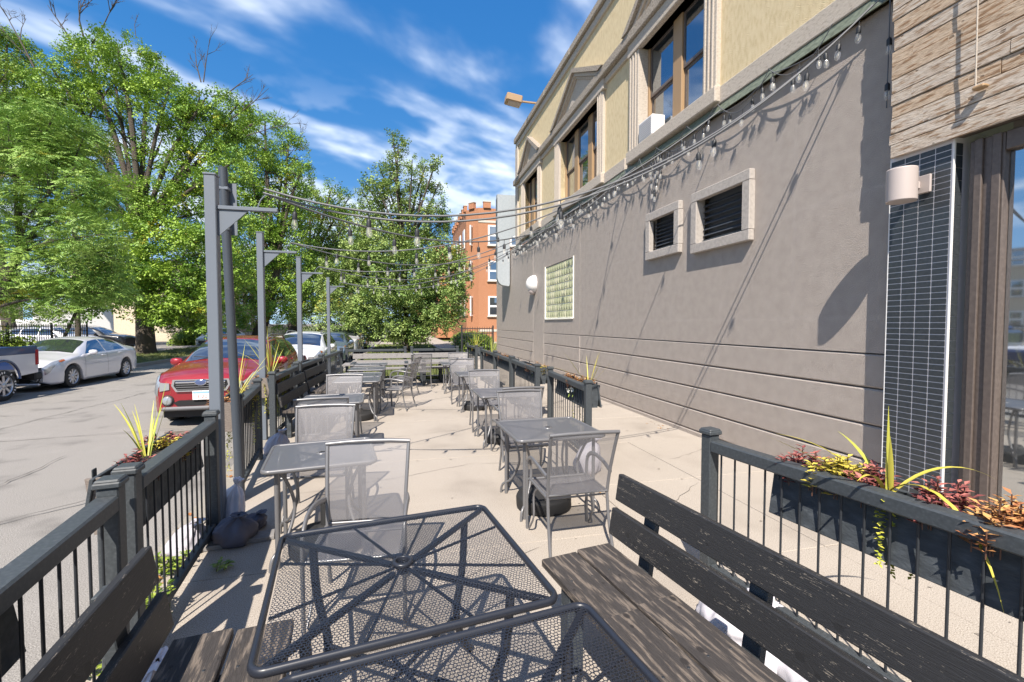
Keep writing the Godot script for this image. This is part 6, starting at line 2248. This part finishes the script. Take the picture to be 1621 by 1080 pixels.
# ---------------------------------------------------------------- the patio
func patio() -> void:
	rng.seed = 3
	# left railings along the kerb, from the near one on
	railing(Vector2(-1.02, -0.50), Vector2(-1.31, -2.46), "railing panel behind the bench beside the kerb, its end post nearest the sandbags' panel")
	railing(Vector2(-1.33, -2.58), Vector2(-1.52, -4.16), "railing panel with planter and spike plant over the weeds at the kerb")
	railing(Vector2(-1.61, -5.00), Vector2(-1.83, -6.46), "railing panel with trailing vines after the gap by the sign pole")
	railing(Vector2(-1.88, -7.28), Vector2(-1.93, -9.15), "railing panel behind the plank bench beside the red car's bonnet")
	railing(Vector2(-1.93, -9.3), Vector2(-1.86, -11.3), "railing panel behind the second plank bench beside the red car's doors")
	railing(Vector2(-1.86, -11.45), Vector2(-1.78, -14.3), "railing panel at the far kerb corner beside the white crossover")
	# far railing
	railing(Vector2(-1.70, -14.52), Vector2(0.10, -14.52), "far railing panel in front of the grass strip at the kerb corner")
	railing(Vector2(0.22, -14.52), Vector2(1.72, -14.52), "far railing panel with a planter in front of the linden")
	# right railings along the walkway, from the far one on
	railing(Vector2(2.34, -16.9), Vector2(2.38, -15.0), "railing panel farthest along the walkway, with spike plant")
	railing(Vector2(2.36, -13.9), Vector2(2.36, -11.75), "railing panel along the walkway opposite the round wall lamp")
	railing(Vector2(2.35, -11.70), Vector2(2.33, -9.76), "railing panel along the walkway opposite the glass blocks")
	railing(Vector2(2.33, -9.70), Vector2(2.29, -7.60), "railing panel along the walkway with white flowers in its planter")
	railing(Vector2(2.35, -7.14), Vector2(2.24, -5.24), "railing panel along the walkway with one arching dry spike plant")
	railing(Vector2(2.00, -2.68), Vector2(2.30, -0.60), "railing panel behind the long bench, with large planter of coleus")
	# planter boxes hang on the outer sides
	planter(Vector3(-1.29, 0.655, -1.35), 98.4, 0.9, "black planter box at the kerb behind the bench")
	planter(Vector3(-1.555, 0.655, -3.32), 96.5, 1.15, "black planter box with spike plant and coleus over the weeds", M.planter_end)
	planter(Vector3(-1.86, 0.655, -5.70), 98.5, 1.2, "black planter box with trailing vines by the sign pole", M.planter_end)
	planter(Vector3(-2.05, 0.655, -8.05), 91.5, 1.4, "black planter box with the big yellow spike plant by the red car", M.planter_end)
	planter(Vector3(-2.03, 0.655, -10.4), 88, 1.4, "black planter box by the red car's doors")
	planter(Vector3(1.08, 0.655, -14.66), 180, 1.2, "black planter box on the far railing before the linden")
	planter(Vector3(2.50, 0.655, -16.0), -89, 1.3, "black planter box farthest along the walkway")
	planter(Vector3(2.49, 0.655, -12.85), -90, 1.5, "black planter box opposite the round wall lamp")
	planter(Vector3(2.475, 0.655, -10.75), -90.5, 1.5, "black planter box opposite the glass blocks")
	planter(Vector3(2.45, 0.655, -8.65), -91, 1.6, "black planter box with white flowers")
	planter(Vector3(2.43, 0.655, -6.15), -93.3, 1.35, "black planter box with one arching dry spike plant")
	planter(Vector3(2.315, 0.645, -1.42), -81.8, 1.62, "large black planter box of red coleus and yellow vines behind the bench")
	plants()
	# sandbags
	bag("pale grey cloth bag outside the railing post by the sign pole", Vector3(-1.66, 0.0, -3.95), Vector3(0.26, 0.24, 0.30), 20, M.bag_grey, 1)
	bag("dark slate cloth bag slumped inside the railing post by the sign pole", Vector3(-1.34, 0.0, -4.02), Vector3(0.30, 0.27, 0.28), -30, M.bag_dark, 2)
	bag("white cloth bag leaning between the two railing posts by the sign pole", Vector3(-1.47, 0.0, -4.36), Vector3(0.16, 0.42, 0.22), 50, M.bag_white, 3)
	bag("grey cloth bag lying on the dark slate one", Vector3(-1.27, 0.0, -4.24), Vector3(0.20, 0.16, 0.24), 10, M.bag_dark, 9)
	bag("pale cloth bag behind the corner of the small table at the kerb railing", Vector3(-1.72, 0.0, -6.72), Vector3(0.28, 0.32, 0.28), 40, M.bag_grey, 4)
	bag("white cloth bag under the near end of the kerb bench", Vector3(-1.14, 0.0, -2.30), Vector3(0.22, 0.3, 0.42), 8, M.bag_white, 5)
	bag("lilac grey cloth bag beside the chair at the walkway railing", Vector3(2.10, 0.0, -4.95), Vector3(0.26, 0.44, 0.28), 10, M.bag_grey, 6)
	bag("white cloth bag under the long bench at the walkway railing", Vector3(1.80, 0.0, -2.12), Vector3(0.30, 0.26, 0.50), 8, M.bag_white, 7)
	bag("second white cloth bag under the long bench, lying flat", Vector3(1.86, 0.0, -1.58), Vector3(0.28, 0.22, 0.5), 4, M.bag_white, 8)
	var t := thing("foot_board", "grey plank foot laid across under the railing post beside the sandbags", "board", Vector3(-1.36, 0, -3.98), 12)
	part(t, "plank", plank_mesh(0.14, 0.035, 0.64), M.grey_wood, T(Vector3(0, 0.0175, 0), 90))
	# front tables and benches
	pierced_table("black pierced metal table between the two plank benches, all of its top clear", -0.01, -1.94, 8)
	pierced_table("black pierced metal table pushed against the end of the other one", 0.20, -0.98, 8)
	bench("weathered plank bench along the walkway railing, worn grey seat", 0.735, -2.36, 8.5, 1.0)
	bench("weathered plank bench along the kerb railing, brown seat in shade", -0.48, -2.13, 6.5, -1.0, 1.7)
	# further tables
	table("small metal table at the kerb railing behind the first chair", -0.63, -3.81, 8, 0.76, 0.73)
	table("small metal table at the kerb with a chair before and a chair behind it", -0.93, -6.55, 3)
	table("small metal table with an umbrella base before the plank bench", -0.82, -8.75, 1)
	table("small metal table pushed against the one with the umbrella base", -0.82, -9.56, 1)
	table("small metal table before the second plank bench", -0.80, -10.85, 0)
	table("small metal table at the far end of the plank benches", -0.80, -12.0, 0, 0.78, 0.7)
	table("metal table at the walkway railing with lilac sandbag, one chair before and one behind", 1.37, -4.22, 2, 0.84, 0.82)
	table("metal table at the walkway railing with white flowers", 1.45, -6.62, 1, 0.82, 0.80)
	table("metal table at the walkway railing opposite the glass blocks", 1.46, -9.25, 0, 0.80, 0.78)
	table("metal table at the far end of the walkway railing", 1.35, -11.75, 0, 0.8, 0.78)
	long_table()
	bench("grey plank bench along the kerb railing beside the red car", -1.28, -9.05, -1, -1.0, 1.7)
	bench("second grey plank bench along the kerb railing beside the white crossover", -1.24, -11.2, -2, -1.0, 1.9)
	bench("plank bench standing along the far railing", -1.45, -13.78, 90, 1.0, 1.7, M.grey_wood, M.grey_wood)
	bench("second plank bench along the far railing, before the planter", 0.32, -13.78, 90, 1.0, 1.5, M.grey_wood, M.grey_wood)
	# chairs: turned 0 they face down the street
	chair("mesh chair facing the pierced table, its back to the small kerb table", -0.26, -2.90, 176)
	chair("mesh chair on the far side of the small table by the sign pole", -0.76, -4.44, 178)
	chair("mesh chair back to back with the chair of the kerb table, dark top rail", -0.90, -5.58, 6)
	chair("mesh chair beyond the second kerb table, its arms towards the bench end", -0.93, -7.28, 176)
	chair("mesh chair in front of the walkway table, its back towards the long bench's end", 1.30, -3.46, 1)
	chair("mesh chair on the far side of the table by the lilac sandbag", 1.36, -4.96, 180)
	chair("mesh chair back to back with the one at the lilac sandbag's table", 1.46, -5.88, 3)
	chair("mesh chair on the far side of the table by the white flowers", 1.36, -7.47, 179)
	chair("mesh chair on the far side of the table opposite the glass blocks", 1.30, -10.1, 178)
	chair("mesh chair at the far end of the walkway railing", 1.50, -12.45, 180)
	chair("mesh chair standing sideways to the table with the umbrella base", -0.12, -9.62, 68)
	chair("mesh chair standing sideways to the table before the second plank bench", 0.02, -11.2, 72)
	chair("mesh chair with its back turned to the patio at the long plank table", 0.48, -12.72, 0)
	umbrella_base("black round umbrella base under the table by the lilac sandbag", 1.30, -4.12)
	umbrella_base("black round umbrella base under the table by the white flowers", 1.42, -6.62)
	umbrella_base("black round umbrella base under the table opposite the glass blocks", 1.42, -9.25)
	umbrella_base("black round umbrella base with a short pipe under the table by the sign pole", -0.60, -3.72, 0.22)
	umbrella_base("black round umbrella base under the table between the two pairs of kerb chairs", -0.86, -6.50)
	umbrella_base("black round umbrella base under the table before the plank bench", -0.80, -8.75)

func long_table() -> void:
	var t := thing("plank_table", "long weathered plank table before the far railing", "table", Vector3(-0.62, 0, -12.98), 0)
	for k in 4:
		part(t, "plank", plank_mesh(0.175, 0.04, 1.9), M.grey_wood, T(Vector3(0, 0.655, -0.27 + k * 0.18), 90))
	for s in [-1.0, 1.0]:
		bpart(t, "cleat", Vector3(s * 0.7 - 0.05, 0.62, -0.33), Vector3(s * 0.7 + 0.05, 0.698, 0.33), M.planter)
		for z in [-0.26, 0.26]:
			bpart(t, "leg", Vector3(s * 0.7 - 0.045, 0, z - 0.045), Vector3(s * 0.7 + 0.045, 0.62, z + 0.045), M.planter)
	t = thing("plank_table", "second plank table before the far railing at the walkway end", "table", Vector3(1.02, 0, -13.35), 0)
	for k in 4:
		part(t, "plank", plank_mesh(0.175, 0.04, 1.1), M.grey_wood, T(Vector3(0, 0.655, -0.27 + k * 0.18), 90))
	for s in [-1.0, 1.0]:
		for z in [-0.26, 0.26]:
			bpart(t, "leg", Vector3(s * 0.45 - 0.045, 0, z - 0.045), Vector3(s * 0.45 + 0.045, 0.698, z + 0.045), M.planter)

func plants() -> void:
	# near right box
	var R := Vector3(0.973, 0, 0.232)
	var F := Vector3(0.232, 0, -0.973)
	bladed_plant(Vector3(2.31, 0.90, -1.72), [[-R * 1.1 + Vector3(0, 0.62, 0), 0.56, 0.12], [-R * 0.75 + Vector3(0, 1, 0) + F * 0.3, 0.44, 1.0], [Vector3(0, 1, 0), 0.36, 0.05], [Vector3(-0.12, 1, 0.05), 0.25, 0.1], [R * 0.75 + Vector3(0, 0.75, 0), 0.46, 1.5], [-F * 0.5 + Vector3(0, 0.55, 0), 0.62, 3.2], [-R * 0.5 - F * 0.35 + Vector3(0, 0.7, 0), 0.35, 1.2], [F * 0.6 + Vector3(0, 0.8, 0), 0.34, 0.9]], "arching yellow green spike plant in the large planter behind the bench")
	coleus(Vector3(2.22, 0.90, -2.10), 0.10, 21, "dark red coleus at the end of the large planter behind the bench", 2, 0, 1.12)
	coleus(Vector3(2.25, 0.90, -1.92), 0.14, 45, "yellow leafy plant between red coleus in the large planter behind the bench", 3, 1, 1.12)
	coleus(Vector3(2.28, 0.90, -1.77), 0.10, 21, "red brown coleus beside the arching spike plant behind the bench", 4, 0, 1.12)
	coleus(Vector3(2.33, 0.91, -1.50), 0.12, 27, "rosy coleus in the middle of the large planter behind the bench", 5, 0, 1.12)
	coleus(Vector3(2.35, 0.90, -1.27), 0.14, 42, "yellow and rust leafy plant in the large planter behind the bench", 6, 2, 1.12)
	coleus(Vector3(2.37, 0.90, -1.02), 0.16, 45, "yellow leafy plant at the near end of the large planter", 16, 1, 1.12)
	trailing(Vector3(2.172, 0.92, -1.62), Vector3(0.0, 0, 0.03), 7, 0.36, "short yellow green vine hanging from the large planter behind the bench", 1)
	# left boxes
	spike_plant(Vector3(-1.57, 0.88, -3.28), 11, 0.46, 0.8, "thin spike plant in the kerb planter above the weeds", 0.35, 2)
	coleus(Vector3(-1.58, 0.88, -3.60), 0.12, 24, "dark red coleus in the kerb planter above the weeds", 7, 0)
	coleus(Vector3(-1.56, 0.88, -3.46), 0.09, 15, "yellow coleus in the kerb planter above the weeds", 8, 1)
	coleus(Vector3(-1.53, 0.88, -3.05), 0.09, 13, "small red coleus beside the thin spike plant at the kerb", 17, 0)
	spike_plant(Vector3(-1.86, 0.88, -5.75), 7, 0.60, 0.9, "sparse spike plant in the kerb planter by the sign pole", 0.6, 3)
	coleus(Vector3(-1.84, 0.88, -5.42), 0.14, 33, "orange and red coleus in the kerb planter by the sign pole", 9, 2)
	coleus(Vector3(-1.88, 0.86, -6.05), 0.12, 24, "yellow leafy plant in the kerb planter by the sign pole", 10, 1)
	trailing(Vector3(-1.79, 0.86, -5.6), Vector3(0.15, 0, -0.9), 20, 0.75, "yellow green vines hanging through the railing by the sign pole", 2)
	spike_plant(Vector3(-2.04, 0.90, -7.85), 26, 0.72, 0.85, "big yellow green spike plant in the kerb planter in front of the red car", 0.55, 4)
	coleus(Vector3(-2.02, 0.88, -7.55), 0.12, 24, "rust coleus beside the big spike plant at the kerb", 11, 2)
	trailing(Vector3(-1.93, 0.88, -8.1), Vector3(0.02, 0, -0.55), 46, 0.70, "dense yellow green curtain of vines beside the big spike plant", 3)
	trailing(Vector3(-1.96, 0.86, -7.5), Vector3(0.02, 0, -0.25), 8, 0.85, "long yellow vines hanging below the big spike plant", 4)
	# right boxes further off
	spike_plant(Vector3(2.45, 0.88, -5.75), 8, 0.60, 1.1, "arching dry spike plant in the walkway planter", 0.75, 5)
	coleus(Vector3(2.44, 0.88, -6.0), 0.16, 30, "rust and pink bedding plants beside the arching dry spike plant", 12, 2)
	coleus(Vector3(2.45, 0.88, -6.5), 0.10, 15, "dry rust plants at the far end of the dry spike plant's planter", 18, 2)
	trailing(Vector3(2.37, 0.86, -5.85), Vector3(0, 0, 0.4), 8, 0.60, "dry yellow vines below the arching dry spike plant", 5)
	coleus(Vector3(2.46, 0.88, -8.3), 0.16, 30, "rust red bedding plants in the white flower planter", 13, 2)
	coleus(Vector3(2.46, 0.88, -7.92), 0.10, 15, "pale yellow plant at the near end of the white flower planter", 14, 1)
	coleus(Vector3(2.47, 0.88, -11.0), 0.16, 27, "rust bedding plants opposite the glass blocks", 15, 2)
	coleus(Vector3(2.49, 0.88, -12.6), 0.16, 27, "yellow rust bedding plants opposite the round wall lamp", 19, 2)
	spike_plant(Vector3(2.49, 0.88, -12.9), 9, 0.62, 0.6, "upright spike plant opposite the round wall lamp", 0.2, 6)
	spike_plant(Vector3(2.50, 0.88, -15.9), 18, 0.68, 0.8, "yellow spike plant in the planter farthest along the walkway", 0.7, 7)
	coleus(Vector3(2.50, 0.86, -15.6), 0.15, 27, "yellow leafy plant in the planter farthest along the walkway", 20, 1)
	flower(Vector3(2.34, 0.84, -8.15), "white flower hanging over the walkway railing", 1)
	flower(Vector3(2.26, 0.82, -5.95), "pair of small white flowers below the dry spike plant's rail", 2)
	weed("patch of green weeds in the gutter under the kerb railing", Vector3(-1.52, -0.01, -3.05), 0.17, 0.24, 60, 61)
	weed("small weeds at the foot of the kerb railing by the bench", Vector3(-1.46, -0.01, -2.68), 0.12, 0.16, 26, 62)
	weed("weeds growing by the sandbags outside the railing", Vector3(-1.60, -0.01, -3.62), 0.11, 0.16, 22, 63)
	weed("thin weed in the pavement joint inside the railing", Vector3(-1.28, 0.0, -3.55), 0.05, 0.08, 6, 64)

func flower(at: Vector3, label: String, s: int) -> void:
	rng.seed = 800 + s
	var m := MB.new()
	for h in 2:
		var c := Vector3(rnd(-0.03, 0.03), h * 0.03, (h - 0.5) * 0.14)
		for k in 8:
			var a := TAU * k / 8.0
			m.col = Color(0.78, 0.78, 0.72)
			leafy(m, c, Vector3(cos(a) * 0.5 - 0.6, sin(a), cos(a)), 0.045, 0.03)
		m.col = Color(0.28, 0.36, 0.06)
		m.tube([c, c + Vector3(0.08, 0.02, 0)], 0.004, 5)
		for k in 3:
			leafy(m, c + Vector3(0.02, -0.01 - 0.03 * k, 0), Vector3(rnd(-1, 0.2), -0.5, rnd(-1, 1)), 0.05, 0.02)
	var o := part(self, "white_flower", m, M.plant, T(at))
	tag(o, label, "flower", "white flowers on the walkway railing")

func _ready() -> void:
	rng.seed = 1
	air()
	materials()
	ground()
	wear_and_shadow()
	building()
	backdrop()
	trees()
	cars()
	patio()
	lights()
